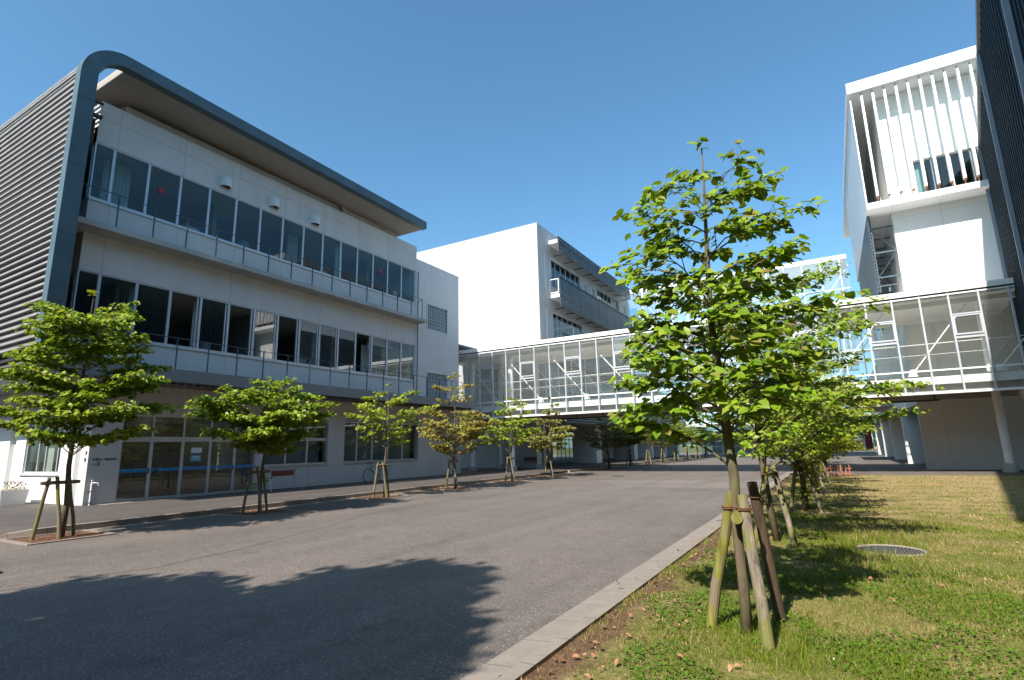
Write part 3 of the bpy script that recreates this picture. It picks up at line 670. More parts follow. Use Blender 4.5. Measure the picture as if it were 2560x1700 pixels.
# link infill between left building and bridge
part(B, 'link_block', MB().box(-30, 29.21, 4.2, -24.6, 31.0, 8.9).box(-26.5, 29.21, 8.9, -22.4, 37.2, 9.0), plain('grey link cladding', (.20, .21, .21), .6, .2, .1, 1))

# ------------------------------------------------------------------ white block behind (left)
W_ = thing('white_school_block', 'tall white school block behind the footbridge with dark slatted balcony screens', 'building', (-32, 48, 0))
XB = -19.0; YW = 37.3
wh = [(39.75, 46.2, 14.9, 17.4), (47.15, 47.75, 14.6, 17.0), (49.0, 49.6, 14.6, 17.0), (50.3, 56.8, 14.9, 17.4), (58.3, 58.8, 14.2, 17.2), (38.3, 38.65, 14.2, 17.4),
      (39.75, 46.2, 10.2, 12.7), (38.3, 38.65, 9.2, 12.7), (47.15, 47.75, 9.9, 12.3), (49.0, 49.6, 9.9, 12.3), (50.3, 56.8, 10.2, 12.7),
      (39.75, 46.2, 5.5, 7.9), (50.3, 56.8, 5.5, 7.9)]
part(W_, 'wall', MB().wallx(XB-.35, XB, YW, 60, 3.5, 19.7, wh).box(-46, YW, 3.5, XB-.35, YW+.35, 19.7).box(-46, 59.65, 3.5, XB-.35, 60, 19.7).box(-46, YW+.35, 19.2, XB-.35, 59.65, 19.4).box(-46.3, YW, 0, -46, 60, 19.7), 'wallW')
part(W_, 'low_wing', MB().box(-30, 60.02, 3.5, XB, 81, 8.4), 'wallW')
part(W_, 'floors', MB().box(-45, YW+.4, 13.9, XB-.4, 59, 14.1).box(-45, YW+.4, 9.2, XB-.4, 59, 9.4).box(-45, YW+.4, 4.4, XB-.4, 59, 4.6).box(-45, YW+.4, 18.3, XB-.4, 59, 18.5).box(-24, YW+.4, 3.5, -23.8, 59, 18.4), 'room')
for (ya, yb, za, zb) in wh:
    n = max(1, round((yb-ya)/1.08))
    f = MB(); x = XB-.15
    for i in range(n+1): yy = ya+(yb-ya)*i/n; f.box(x-.05, yy-.03 if i else yy, za, x, yy+.03 if i < n else yy, zb)
    f.box(x-.05, ya, za, x, yb, za+.05).box(x-.05, ya, zb-.05, x, yb, zb)
    w_ = part(W_, 'window', f, 'alu'); part(w_, 'pane', MB().quad((x-.03, ya, za), (x-.03, yb, za), (x-.03, yb, zb), (x-.03, ya, zb)), 'glass')
for i, (zs_, zt_, zb_) in enumerate(((18.7, 18.9, 17.6), (14.0, 15.38, 12.92), (9.26, 10.64, 8.18), (4.5, 5.9, 3.5))):
    ye = 57.9 if i < 3 else 80
    part(W_, 'balcony_slab', MB().box(XB, 39.25, zs_-.28, -18.12, 58.5 if i < 3 else 80, zs_+.02), 'wallW')
    lb = MB(); z = zb_
    while z < zt_-.05:
        lb.add([(-18.05, 39.2, z), (-18.0, 39.2, z+.02), (-18.0, 39.2, z+.13), (-18.08, 39.2, z+.17), (-18.05, ye, z), (-18.0, ye, z+.02), (-18.0, ye, z+.13), (-18.08, ye, z+.17)],
               [(0, 4, 5, 1), (1, 5, 6, 2), (2, 6, 7, 3), (3, 7, 4, 0), (0, 1, 2, 3), (7, 6, 5, 4)]); z += .2
    sc_ = part(W_, 'slat_screen', lb, 'lscreen')
    bk = MB(); y = 39.4
    while y < ye:
        bk.box(-18.12, y, zb_, -18.08, y+.06, zt_).box(-19.0, y+.9, zb_+.05, -18.1, y+.95, zb_+.12); y += 2.15
    bk.box(-18.14, 39.2, zt_-.02, -17.98, ye, zt_+.03)
    part(sc_, 'frame', bk, 'dark')
    if i == 1:
        part(W_, 'end_railing', MB().wally(39.22, 39.26, XB+.02, -18.14, 14.1, 15.3, [(XB+.08, -18.2, 14.16, 15.24)]), 'white')
for (y0, y1) in ((37.3, 37.6), (47.9, 49.2), (58.9, 60.1), (65.5, 66.3), (71.5, 72.2), (78, 79)):
    part(W_, 'pillar', MB().box(-21.4 if y0 > 40 else -34, y0, .1, XB-.01, y1, 3.5), 'wallW')
part(W_, 'ground_floor_wall', MB().box(-24.2, 37.6, .1, -24.0, 49, 3.5).box(-24.2, 56.5, .1, -24.0, 80, 3.5).box(-28, 49, .1, -27.9, 57, 3.5), 'wallP')
eg = MB()
for k in range(8): eg.box(-23.8, 49.4+k*.98, .12, -23.74, 49.47+k*.98, 3.4)
eg.box(-23.8, 49.4, .12, -23.74, 56.3, .2).box(-23.8, 49.4, 2.3, -23.74, 56.3, 2.4)
en = part(W_, 'entrance_doors', eg, 'alud'); part(en, 'pane', MB().quad((-23.77, 49.4, .2), (-23.77, 56.3, .2), (-23.77, 56.3, 3.4), (-23.77, 49.4, 3.4)), 'glassG')

# ------------------------------------------------------------------ second and third bridges
G2 = thing('upper_footbridge', 'distant two storey glazed footbridge high up between the white block and the tower', 'footbridge', (-7, 62, 9))
part(G2, 'roof', MB().box(-18.9, 60, 19.0, 3.0, 66, 19.45), 'white')
part(G2, 'floor_slab', MB().box(-18.9, 60.2, 13.9, 3.0, 65.8, 14.25).box(-18.9, 60.2, 9.2, 3.0, 65.8, 9.55), 'white')
f = MB(); x = -18.9
while x < 3.0: f.box(x-.04, 60, 8.7, x+.04, 60.12, 19.0).box(x-.04, 65.9, 8.7, x+.04, 66, 19.0); x += 1.09*1.5
for z in (8.7, 10.0, 14.6, 16.0): f.box(-18.9, 60, z, 3.0, 60.1, z+.09).box(-18.9, 65.9, z, 3.0, 66, z+.09)
part(G2, 'frame', f, 'white')
part(G2, 'glazing', MB().quad((-18.9, 60.05, 8.7), (3.0, 60.05, 8.7), (3.0, 60.05, 19), (-18.9, 60.05, 19)).quad((-18.9, 65.95, 8.7), (3.0, 65.95, 8.7), (3.0, 65.95, 19), (-18.9, 65.95, 19)), 'glassC')
for k in range(6):
    xa = -18+k*3.6
    part(G2, 'brace', MB().tube([(xa, 60.9, 18.8 if k < 3 else 14.4), (xa+3.3, 60.9, 14.4 if k < 3 else 18.8)], .06, 6).tube([(xa, 60.9, 13.8 if k < 3 else 9.6), (xa+3.3, 60.9, 9.6 if k < 3 else 13.8)], .06, 6), 'white')
G3 = thing('far_footbridge', 'farthest low glazed footbridge over the end of the road, glass hall below its left part', 'footbridge', (-7, 84, 0))
part(G3, 'roof', MB().box(-19, 82, 8.3, 4.1, 87, 8.6), 'white'); part(G3, 'floor_slab', MB().box(-19, 82.1, 4.05, 4.1, 86.9, 4.5), 'white')
f = MB(); x = -19
while x < 4.1: f.box(x-.05, 82, 3.55, x+.05, 82.1, 8.3); x += 1.6
for z in (3.55, 4.65, 6.2): f.box(-19, 82, z, 4.1, 82.12, z+.1)
part(G3, 'frame', f, 'white')
part(G3, 'glazing', MB().quad((-19, 82.05, 3.6), (4.1, 82.05, 3.6), (4.1, 82.05, 8.3), (-19, 82.05, 8.3)).quad((-19, 86.95, 3.6), (4.1, 86.95, 3.6), (4.1, 86.95, 8.3), (-19, 86.95, 8.3)), 'glassC')
f = MB()
for k in range(8): f.box(-17+k*1.45, 84, .1, -16.93+k*1.45, 84.1, 3.5)
for z in (.15, 1.2, 2.3, 3.3): f.box(-17, 84, z, -6.8, 84.08, z+.07)
hall = part(G3, 'glass_hall', f, 'white'); part(hall, 'pane', MB().quad((-17, 84.05, .1), (-6.8, 84.05, .1), (-6.8, 84.05, 3.5), (-17, 84.05, 3.5)), 'glassC')
for x in (-12.7, -9.9, -16.2): part(G3, 'column', MB().tube([(x, 83.3, 0), (x, 83.3, 3.9)], .16, 12), 'white')
part(G3, 'hall_plinth', MB().box(-17.2, 83.4, 0, -6.6, 84.2, .12), 'gutter')
part(G3, 'hall_back_wall', MB().box(-17, 92, 0, -6.8, 92.2, 3.5), 'roomd')

# ------------------------------------------------------------------ tower on the right
T = thing('white_tower_block', 'tall white school tower with a row of slanted looking vertical fins under its roof', 'building', (10, 46, 0))
XT, YT, YO, XO = 4.08, 34.55, 33.3, 2.93
part(T, 'wall', MB().wally(YT, YT+.35, XT, 18, 8.5, 13.7).wally(YT, YT+.35, XT, 18, 13.7, 20.6, [(5.4, 8.7, 14.5, 16.45)]).wallx(XT, XT+.35, YT+.35, 60, 8.5, 20.6, [(37.2, 37.9, 14.5, 16.4), (39.5, 58, 9.6, 11.6)]).box(18, YT, 0, 18.3, 80, 20.6).box(XT, 60, 3.5, 18, 60.3, 20.6), 'wallT')
part(T, 'ground_floor_wall', MB().box(XT, 36.95, 0, 18, 37.35, 3.6), 'wallP')
part(T, 'wall', MB().box(XT, 36.95, 3.6, 18, 37.35, 8.5), 'wallT')  # paler than the wall below: bounced light put into its colour
hd = MB().box(XT, 37.36, 3.48, XT+.4, 80, 8.5).box(XT+.4, 37.36, 3.6, 12, 80, 3.75)
part(T, 'passage_lintel', hd, 'wallP')
for y in (46.2, 56.0, 66, 76): part(T, 'passage_fin', MB().box(XT+.01, y-.22, 0, 9.8, y+.22, 3.59), 'wallT')
part(T, 'passage_back_wall', MB().box(10, 37.36, 0, 10.2, 80, 3.59), 'wallP')
part(T, 'side_overhang', MB().box(1.6, 50.5, 4.15, XT-.01, 61, 4.5), 'soffit')
part(T, 'roof', MB().box(2.85, 33.15, 20.62, 18, 49.5, 20.72).box(2.85, 33.15, 20.72, 18, 33.25, 21.25).box(2.85, 33.25, 20.72, 2.95, 49.5, 21.25).box(2.95, 33.25, 21.0, 18, 60, 21.1), 'white')
jt = MB()
for x in (3.3, 5.75, 8.2): jt.box(x-.01, 33.143, 20.62, x+.01, 33.149, 21.25)
part(T, 'roof_joint', jt, 'dark')
part(T, 'balcony_slab', MB().box(XO, YO, 13.75, 12, YT-.01, 14.08).box(XO, YT, 13.75, XT-.01, 49, 14.08), 'wallT')
for k in range(11):
    x = 3.50+.527*k
    fn = part(T, 'fin', MB().box(x-.055, 33.36, 14.42, x+.055, 33.60, 20.42), 'white')
    part(fn, 'bracket', MB().tube([(x, 33.48, 14.08), (x, 33.48, 14.42)], .018, 6).box(x-.06, 33.4, 14.36, x+.06, 33.56, 14.41), 'rust')
    part(fn, 'bracket', MB().tube([(x, 33.48, 20.42), (x, 33.48, 20.62)], .018, 6), 'steel')
part(T, 'fin', MB().box(XO, 33.36, 14.2, XO+.06, 33.6, 20.3), 'white')
sc_ = MB(); z = 14.1
while z < 20.5:
    sc_.box(XO, 33.62, z, XO+.05, 48.8, z+.15); z += .18
part(T, 'side_screen', sc_.box(XO+.06, 33.62, 14.09, XO+.09, 48.8, 20.5), 'white')
x0 = 0
f = MB()
for x in (5.4, 6.2, 7.0, 7.85, 8.65): f.box(x-.03, YT+.18, 14.5, x+.03, YT+.24, 16.45)
f.box(5.4, YT+.18, 14.5, 8.7, YT+.24, 14.56).box(5.4, YT+.18, 16.39, 8.7, YT+.24, 16.45)
w_ = part(T, 'window', f, 'alu'); part(w_, 'pane', MB().quad((5.4, YT+.21, 14.5), (8.7, YT+.21, 14.5), (8.7, YT+.21, 16.45), (5.4, YT+.21, 16.45)), 'glass')
part(w_, 'curtain', MB().box(5.45, YT+.4, 14.5, 5.8, YT+.43, 16.4), 'curtain')
f = MB()
for k in range(12): f.box(XT+.1, 39.5+k*1.68, 9.6, XT+.16, 39.57+k*1.68, 11.6)
f.box(XT+.1, 39.5, 9.6, XT+.16, 58, 9.67).box(XT+.1, 39.5, 11.53, XT+.16, 58, 11.6)
w_ = part(T, 'window', f, 'alu'); part(w_, 'pane', MB().quad((XT+.13, 39.5, 9.6), (XT+.13, 58, 9.6), (XT+.13, 58, 11.6), (XT+.13, 39.5, 11.6)), 'glass')
part(T, 'room_back', MB().box(XT+.4, 39, 9, 12, 39.2, 20).box(12, 35, 9, 12.2, 58, 20), 'room')
lb = MB(); z = 9.4
while z < 13.6:
    lb.add([(XO+.03, 34.3, z), (XO, 34.3, z+.02), (XO, 34.3, z+.12), (XO+.08, 34.3, z+.16), (XO+.03, 47, z), (XO, 47, z+.02), (XO, 47, z+.12), (XO+.08, 47, z+.16)],
           [(0, 1, 5, 4), (1, 2, 6, 5), (2, 3, 7, 6), (3, 0, 4, 7), (3, 2, 1, 0), (4, 5, 6, 7)]); z += .19
ds = part(T, 'dark_slat_screen', lb, 'lscreen')
bk = MB().box(XO+.10, 34.3, 9.35, XO+.14, 34.4, 13.7)
for k in range(7):
    y = 34.6+k*2.0
    for z in (10.2, 11.6, 13.0): bk.box(XO+.1, y, z, XT, y+.06, z+.08)
    bk.tube([(XO+.12, y+.03, 10.2), (XT, y+.03, 11.6)], .02, 5).tube([(XO+.12, y+.03, 13.0), (XT, y+.03, 11.6)], .02, 5).box(XO+.1, y, 9.4, XO+.16, y+.08, 13.7)
part(ds, 'bracket', bk, 'steel')

# ------------------------------------------------------------------ dark clad building at the right edge
D = thing('dark_clad_building', 'dark blue grey ribbed metal building at the right edge of the view', 'building', (10, 15, 0))
p0 = Vector((8.16, 33.85, 0)); dr = Vector((-.1752, -.9845, 0)).normalized(); nn = Vector((-dr.y*-1, 0, 0)); nn = Vector((dr.y, -dr.x, 0))  # outward (-x) normal
if nn.x > 0: nn = -nn
def dq(s0, s1, o0, o1, z0, z1, mb):
    P = [p0+dr*s0+nn*o0, p0+dr*s1+nn*o0, p0+dr*s1+nn*o1, p0+dr*s0+nn*o1]
    vs = [(p.x, p.y, z0) for p in P]+[(p.x, p.y, z1) for p in P]
    mb.add(vs, [(0, 3, 2, 1), (4, 5, 6, 7), (0, 1, 5, 4), (1, 2, 6, 5), (2, 3, 7, 6), (3, 0, 4, 7)]); return mb
LEN = 37
def perfmat():
    m, nt, b = newmat('perforated dark cladding'); P, s = pos(nt)
    v = nt.nodes.new("ShaderNodeTexChecker"); mp = nt.nodes.new("ShaderNodeMapping"); mp.inputs["Rotation"].default_value = (radians(45), 0, radians(-10)); mp.inputs["Scale"].default_value = (1, 9, 9)
    nt.links.new(P, mp.inputs[0]); nt.links.new(mp.outputs[0], v.inputs[0]); v.inputs["Scale"].default_value = 1.0
    nt.links.new(mix(nt, v.outputs["Fac"], (.008, .013, .018), (.030, .045, .058)), b.inputs["Base Color"])
    b.inputs["Roughness"].default_value = .85; b.inputs["Specular IOR Level"].default_value = .15
    return m
part(D, 'wall', dq(0, LEN, 0, -9, 3.9, 16.0, MB()), perfmat())
rbs = MB(); s = .25
while s < LEN: dq(s, s+.22, .005, .075, 3.95, 15.9, rbs); s += .52
part(D, 'cladding_ribs', rbs, plain('dark cladding rib', (.018, .034, .044), .85, 0, .15, 2, .15))
for s in (0, 8.95, 17.9, 26.9): part(D, 'vertical_fin', dq(s-.06, s+.12, .0, .20, 3.9, 16.05, MB()), plain('pale fin metal', (.24, .27, .31), .55, .1, .06, 2))
part(D, 'parapet_cap', dq(-.1, LEN, -.3, .14, 16.05, 16.3, MB()), plain('parapet metal', (.25, .26, .27), .55, .1, .06, 2))
jt = MB()
for i, z in enumerate((6.2, 8.6, 11.0, 13.4)):
    s = .2+(i % 2)*.26
    while s < LEN: dq(s, s+.26, .076, .08, z+.3*((s*7) % 1), z+.02+.3*((s*7) % 1), jt); s += 1.04
part(D, 'cladding_joint', jt, 'dark')
part(D, 'recessed_base', dq(1, LEN, -2.5, -9, 0, 3.9, MB()), 'wallP')

# ------------------------------------------------------------------ street furniture
def tripod(label, bases, tops, bar, r=.042, mats=('stake',)*3, group='tripod tree supports'):
    cx = sum(b[0] for b in bases)/3; cy = sum(b[1] for b in bases)/3
    t = thing('tree_support', label, 'tree support', (cx, cy, 0), group)
    for i in range(3):
        a, b = Vector(bases[i]), Vector(tops[i]); j = Vector((rng.uniform(-.01, .01), rng.uniform(-.01, .01), 0))
        part(t, 'stake', MB().tube([a-Vector((0, 0, .05)), a.lerp(b, .33)+j, a.lerp(b, .66)-j*.5, b], [r*1.03, r*1.0, r*.97, r*.95], 12), mats[i], smooth=False)
    part(t, 'crossbar', MB().tube([bar[0], bar[1]], r*1.05, 12), mats[0])
    rp = MB()
    for i in range(3):
        q = Vector(bases[i]).lerp(Vector(tops[i]), .90 if i else .88)
        rp.torus(tuple(q), r*1.18, .006, 'z', 16, 5)
        rp.torus((q.x, q.y, q.z+.014), r*1.18, .006, 'z', 16, 5)
    rp.tube([Vector(bases[0]).lerp(Vector(tops[0]), .89)+Vector((.04, -.02, 0)), Vector(bases[1]).lerp(Vector(tops[1]), .90)], .006, 5)
    part(t, 'rope', rp, 'rope')
    return t

def bicycle(loc, rz, label, frame='black'):
    t = thing('bicycle', label, 'bicycle', (0, 0, 0)); R = .335
    for y in (-.53, .55):
        w_ = part(t, 'wheel', MB().torus((0, y, R), R-.018, .018, 'x', 32, 8), 'black')
        sp = MB().torus((0, y, R), R-.04, .008, 'x', 32, 5).tube([(-.04, y, R), (.04, y, R)], .022, 8)
        for k in range(18):
            a = 2*pi*k/18; sp.tube([(.0, y, R), (0, y+(R-.04)*cos(a), R+(R-.04)*sin(a))], .0018, 3)
        part(w_, 'spokes', sp, 'alu')
    fr = MB().tube([(0, .05, .30), (0, .22, .80)], .016, 8).tube([(0, .05, .30), (0, -.33, .62)], .022, 8).tube([(0, .20, .68), (0, -.36, .78)], .018, 8)
    for sx in (-.05, .05): fr.tube([(sx*.3, .05, .30), (sx, .55, R)], .010, 6).tube([(sx*.3, .19, .66), (sx, .55, R)], .009, 6).tube([(sx, -.40, .66), (sx, -.53, R)], .012, 6)
    fr.tube([(0, -.33, .60), (0, -.40, .88)], .018, 8)
    part(t, 'frame', fr, plain('bicycle paint', (.05, .09, .2), .35, .3) if frame == 'blue' else frame)
    part(t, 'handlebar', MB().tube([(-.27, -.25, .98), (-.2, -.36, 1.0), (0, -.41, .95), (.2, -.36, 1.0), (.27, -.25, .98)], .012, 8).tube([(0, -.40, .86), (0, -.41, .96)], .013, 8), 'dark')
    part(t, 'saddle', MB().add([(-.03, -.02, .84), (.03, -.02, .84), (.08, .27, .85), (-.08, .27, .85), (-.02, -.02, .80), (.02, -.02, .80), (.06, .27, .80), (-.06, .27, .80)], [(0, 1, 2, 3), (7, 6, 5, 4), (0, 4, 5, 1), (1, 5, 6, 2), (2, 6, 7, 3), (3, 7, 4, 0)]), 'black', bevel=.01)
    part(t, 'chainring', MB().torus((.04, .05, .30), .08, .008, 'x', 20, 5).tube([(.05, .05, .30), (.07, .05, .14)], .01, 6).box(.05, .0, .12, .14, .1, .14), 'dark')
    fd = MB()
    pts = [(0, .55+(R+.03)*cos(a), R+(R+.03)*sin(a)) for a in [i*pi/12 for i in range(0, 9)]]
    fd.tube(pts, .018, 5)
    part(t, 'mudguard', fd, 'alu')
    part(t, 'kickstand', MB().tube([(.05, .5, R), (.16, .42, .01)], .007, 5), 'alu')
    t.location = loc; t.rotation_euler = (0, 0, rz); return t
bicycle((-20.15, 20.85, .12), 0, 'bicycle with a blue frame leaning by the pale school wall behind the third left tree', 'blue')
bicycle((-21.55, 36.75, .12), -pi/2, 'dark bicycle parked under the glass footbridge beside a round column')

def trestle(loc, rz, label, ln=1.3):
    t = thing('folding_barrier', label, 'barrier sign', (0, 0, 0), 'red folding barriers')
    for y in (-ln/2, ln/2):
        for sx in (-1, 1):
            part(t, 'leg', MB().tube([(sx*.34, y+sx*.02*0-(.10 if y < 0 else -.10), 0), (sx*.015, y, .82)], .013, 6), 'alud')
    part(t, 'top_bar', MB().tube([(0, -ln/2-.01, .82), (0, ln/2+.01, .82)], .013, 6), 'steel')
    part(t, 'panel', MB().box(-.02, -ln/2+.12, .58, .02, ln/2-.12, .79), 'redd')
    part(t, 'floor_bar', MB().tube([(-.34, -ln/2-.1, .04), (-.34, ln/2+.1, .04)], .01, 6), 'steel')
    t.location = loc; t.rotation_euler = (0, 0, rz); return t
trestle((-19.95, 15.25, .12), 0, 'folding barrier with a dark red panel standing by the wall beside the glass doors')
trestle((-19.95, 36.85, .12), pi/2, 'folding barrier with a dark red panel under the footbridge between column and bicycle')

pl = thing('flower_planter', 'square white planter box with pale flowers in front of the sunlit end wall', 'planter', (-24.2, 7.85, .12))
part(pl, 'box', MB().add([(-24.70, 7.50, .12), (-23.78, 7.50, .12), (-23.78, 8.14, .12), (-24.70, 8.14, .12), (-24.76, 7.44, .62), (-23.72, 7.44, .62), (-23.72, 8.20, .62), (-24.76, 8.20, .62)],
     [(0, 3, 2, 1), (0, 1, 5, 4), (1, 2, 6, 5), (2, 3, 7, 6), (3, 0, 4, 7)]).wally(7.44, 7.5, -24.76, -23.72, .56, .63).box(-24.7, 7.5, .5, -23.8, 8.1, .55), 'planter')

def fence():
    t = thing('picket_fence', 'low faded orange picket fence at the far left corner of the lawn', 'fence', (-.15, 29.6, 0))
    for k in range(8):
        x = -.62+k*.145
        part(t, 'picket', MB().box(x-.022, 29.6-.01, 0, x+.022, 29.6+.01, .50).add([(x-.022, 29.59, .5), (x+.022, 29.59, .5), (x, 29.6, .55), (x+.022, 29.61, .5), (x-.022, 29.61, .5)], [(0, 1, 2), (1, 3, 2), (3, 4, 2), (4, 0, 2)]), 'orange')
    part(t, 'rail', MB().box(-.7, 29.61, .36, .48, 29.635, .40).box(-.7, 29.61, .12, .48, 29.635, .16), 'orange')
    part(t, 'post', MB().box(.02, 29.56, 0, .09, 29.59, .6), 'stakew')
fence()
bn = thing('red_banner_board', 'tall narrow dark red board standing in the far garden', 'sign board', (3.85, 88, 0))
part(bn, 'panel', MB().box(3.45, 88, .5, 4.28, 88.08, 4.3), 'redd'); part(bn, 'frame', MB().box(3.38, 87.98, .0, 3.45, 88.1, 4.35).box(4.28, 87.98, .0, 4.35, 88.1, 4.35), 'white')
gl = thing('guard_rail', 'low white railing with grey panels across the end of the road', 'railing', (-4, 98, 0))
part(gl, 'rail', MB().box(-9, 98, 1.15, -1, 98.12, 1.6), 'white'); part(gl, 'panel', MB().box(-9, 98.05, .1, -1, 98.1, 1.14), 'alud')
for x in (-9, -7.3, -5.6, -3.9, -2.2): part(gl, 'post', MB().box(x-.05, 97.9, 0, x+.05, 97.99, 2.6), 'white')

sb = thing('added_sky_blocker', 'long grey block added unseen behind the viewer to cut the sky light', 'building', (-15, -32, 0))  # unseen block added to hide bright low sky and deepen the shade
part(sb, 'wall', MB().box(-70, -42, 0, 45, -24, 17), 'roomd')
for z in (2.2, 6.6, 11, 14.4): part(sb, 'blocker_band', MB().box(-69, -24.01, z, 44, -23.96, z+1.6), 'roomd')
# ------------------------------------------------------------------ vegetation
def nrm(a): return a/np.maximum(1e-9, np.linalg.norm(a, axis=1, keepdims=True))
T_NEAR = (np.array([(0, 0, 0), (.30, .40, .05), (.30, -.40, .05), (.68, .30, .03), (.68, -.30, .03), (1, 0, -.14), (.33, 0, -.03), (.70, 0, -.06)]),
          [(0, 6, 1), (0, 2, 6), (6, 7, 3, 1), (2, 4, 7, 6), (7, 5, 3), (4, 5, 7)])
T_FAR = (np.array([(0, 0, 0), (.45, .36, .06), (1, 0, -.10), (.45, -.36, .06)]), [(0, 2, 1), (0, 3, 2)])
def leaves_mesh(name, P, Dv, Nv, s, tmpl):
    tv, tf = tmpl; n = len(P); k = len(tv)
    Dv = nrm(Dv); Sd = nrm(np.cross(Nv, Dv)); Nv = np.cross(Dv, Sd)
    V = P[:, None]+s[:, None, None]*(tv[None, :, 0:1]*Dv[:, None]+tv[None, :, 1:2]*Sd[:, None]+tv[None, :, 2:3]*Nv[:, None])
    me = bpy.data.meshes.new(name); V = V.reshape(-1, 3)
    me.vertices.add(len(V)); me.vertices.foreach_set("co", V.astype(np.float32).ravel())
    lt = [len(f) for f in tf]; fl = np.concatenate([np.array(f) for f in tf])
    loops = (fl[None]+np.arange(n)[:, None]*k).ravel()
    tot = np.tile(lt, n); st = np.concatenate([[0], np.cumsum(tot)[:-1]])
    me.loops.add(len(loops)); me.loops.foreach_set("vertex_index", loops.astype(np.int32))
    me.polygons.add(len(tot)); me.polygons.foreach_set("loop_start", st.astype(np.int32)); me.polygons.foreach_set("loop_total", tot.astype(np.int32))
    me.update(calc_edges=True); me.validate()
    return me
def interp(tab, z): return float(np.interp(z, [a for a, _ in tab], [b for _, b in tab]))

def dogwood(label, loc, H, trunk, env, z0, nprim, leaf, mat, seed, near=False, group=None, bark='bark', dens=1.0, ysq=.9, bare=0, sprouts=0, rise=.55, cat='tree', tier=0):
    """trunk: [(x,y,z,r)] offsets; env(z,az)->radius"""
    rg = np.random.RandomState(seed)
    t = thing('dogwood_tree', label, cat, loc, group)
    tb = MB(); L = Vector(loc)
    tp_ = [(L.x+a, L.y+b, L.z+c) for a, b, c, r_ in trunk]; tb.tube(tp_, [q[3] for q in trunk], 10)
    tz = [q[2] for q in trunk]
    def ax(z): return Vector((L.x+np.interp(z, tz, [q[0] for q in trunk]), L.y+np.interp(z, tz, [q[1] for q in trunk]), L.z+z)), float(np.interp(z, tz, [q[3] for q in trunk]))
    P = []; Dd = []; Nn = []; Sz = []
    def leaf_at(p, d, up=.0, sc=1.0):
        P.append(tuple(p)); Dd.append((d.x, d.y, d.z)); 
        Nn.append((SD.x*.9+rg.normal(0, .5), SD.y*.9+rg.normal(0, .5), 1.0)); Sz.append(leaf*(.5+.85*rg.rand()**.8)*sc)
    ztop = H; golden = 2.39996; placed = 0; az = rg.uniform(0, 6)
    zs_end = []
    zz = np.linspace(z0, ztop*.97, 60); wts = np.array([env(z, 0)+env(z, pi)+env(z, 1.5) for z in zz])**1.3+.05
    cdf = np.cumsum(wts)/wts.sum()
    for i in range(nprim):
        ze = float(np.interp((i+.5)/nprim, cdf, zz)); az += golden+rg.uniform(-.3, .3)
        if tier: ze = z0+round((ze-z0)/tier)*tier+rg.normal(0, tier*.2); ze = min(ze, ztop*.97)
        R = env(ze, az)*rg.uniform(.78, 1.12)
        if abs(sin(az)) > .3: R *= (1-(1-ysq)*abs(sin(az)))
        rs = R*rise*rg.uniform(.7, 1.2); zb = max(z0*.62, ze-rs) if ze < ztop*.9 else ze-R*.8
        zb = min(zb, ztop-.08)
        a0, tr = ax(zb); d = Vector((cos(az), sin(az), 0)); side = Vector((-sin(az), cos(az), 0)); wob = rg.uniform(-.12, .12)
        pts = []
        for q in np.linspace(0, 1, 7):
            zq = zb+(ze-zb)*(1-(1-q)**1.8)-(.05*R*q**3)
            p = Vector((a0.x, a0.y, L.z))+d*(R*q)+side*(wob*R*sin(q*3)); p.z = L.z+zq
            p += Vector(rg.normal(0, .012*R, 3)); pts.append(p)
        pts[0] = a0
        r0 = max(.005, min(tr*.42, .006+.009*R)); tb.tube(pts, list(np.linspace(r0, .003, 7)), 6 if near else 4, False)
        nsec = max(3, int(R*8))
        for j in range(nsec):
            tq = .22+.78*(j+.6)/nsec; k = min(5, int(tq*6)); p = pts[k].lerp(pts[k+1], tq*6-k)
            sg = 1 if j % 2 else -1; an = az+sg*rg.uniform(.55, 1.1)*(1-.3*tq); ln = (.16+.36*R*(1-.55*tq))*rg.uniform(.7, 1.2)
            dd = Vector((cos(an), sin(an), rg.uniform(-.05, .25))); e_ = p+dd*ln; m_ = p+dd*ln*.5+Vector((0, 0, .04*ln*4))
            tb.tube([p, m_, e_], [r0*.45, .004, .002], 4, False)
            if bare and rg.rand() < bare*(1.4-tq): continue
            nt_ = int(ln*9*dens)+2
            for m in range(nt_):
                u = (m+rg.rand())/nt_; b0 = p.lerp(m_, u*2) if u < .5 else m_.lerp(e_, u*2-1)
                a2 = an+rg.choice((-1, 1))*rg.uniform(.4, 1.3); tl = rg.uniform(.05, .16)
                tw = Vector((cos(a2), sin(a2), rg.uniform(0, .35))); te = b0+tw*tl
                if near: tb.tube([b0, te], [.0022, .0014], 3, False)
                for _ in range(3):
                    a3 = a2+rg.uniform(-1.3, 1.3); leaf_at(te+Vector(rg.normal(0, .018, 3)), Vector((cos(a3), sin(a3), rg.uniform(-.75, .05))))
                a3 = a2+rg.uniform(-.8, .8); leaf_at(b0+Vector(rg.normal(0, .015, 3)), Vector((cos(a3), sin(a3), rg.uniform(-.6, .1))), sc=.9)
        for _ in range(int(5*dens)):
            a3 = az+rg.uniform(-1, 1); leaf_at(pts[-1]+Vector(rg.normal(0, .03, 3)), Vector((cos(a3), sin(a3), rg.uniform(-.6, .1))))
    for _ in range(10):   # crown tip
        a3 = rg.uniform(0, 6.3); p, _r = ax(ztop); leaf_at(p+Vector(rg.normal(0, .03, 3)), Vector((cos(a3), sin(a3), rg.uniform(-.3, .5))))
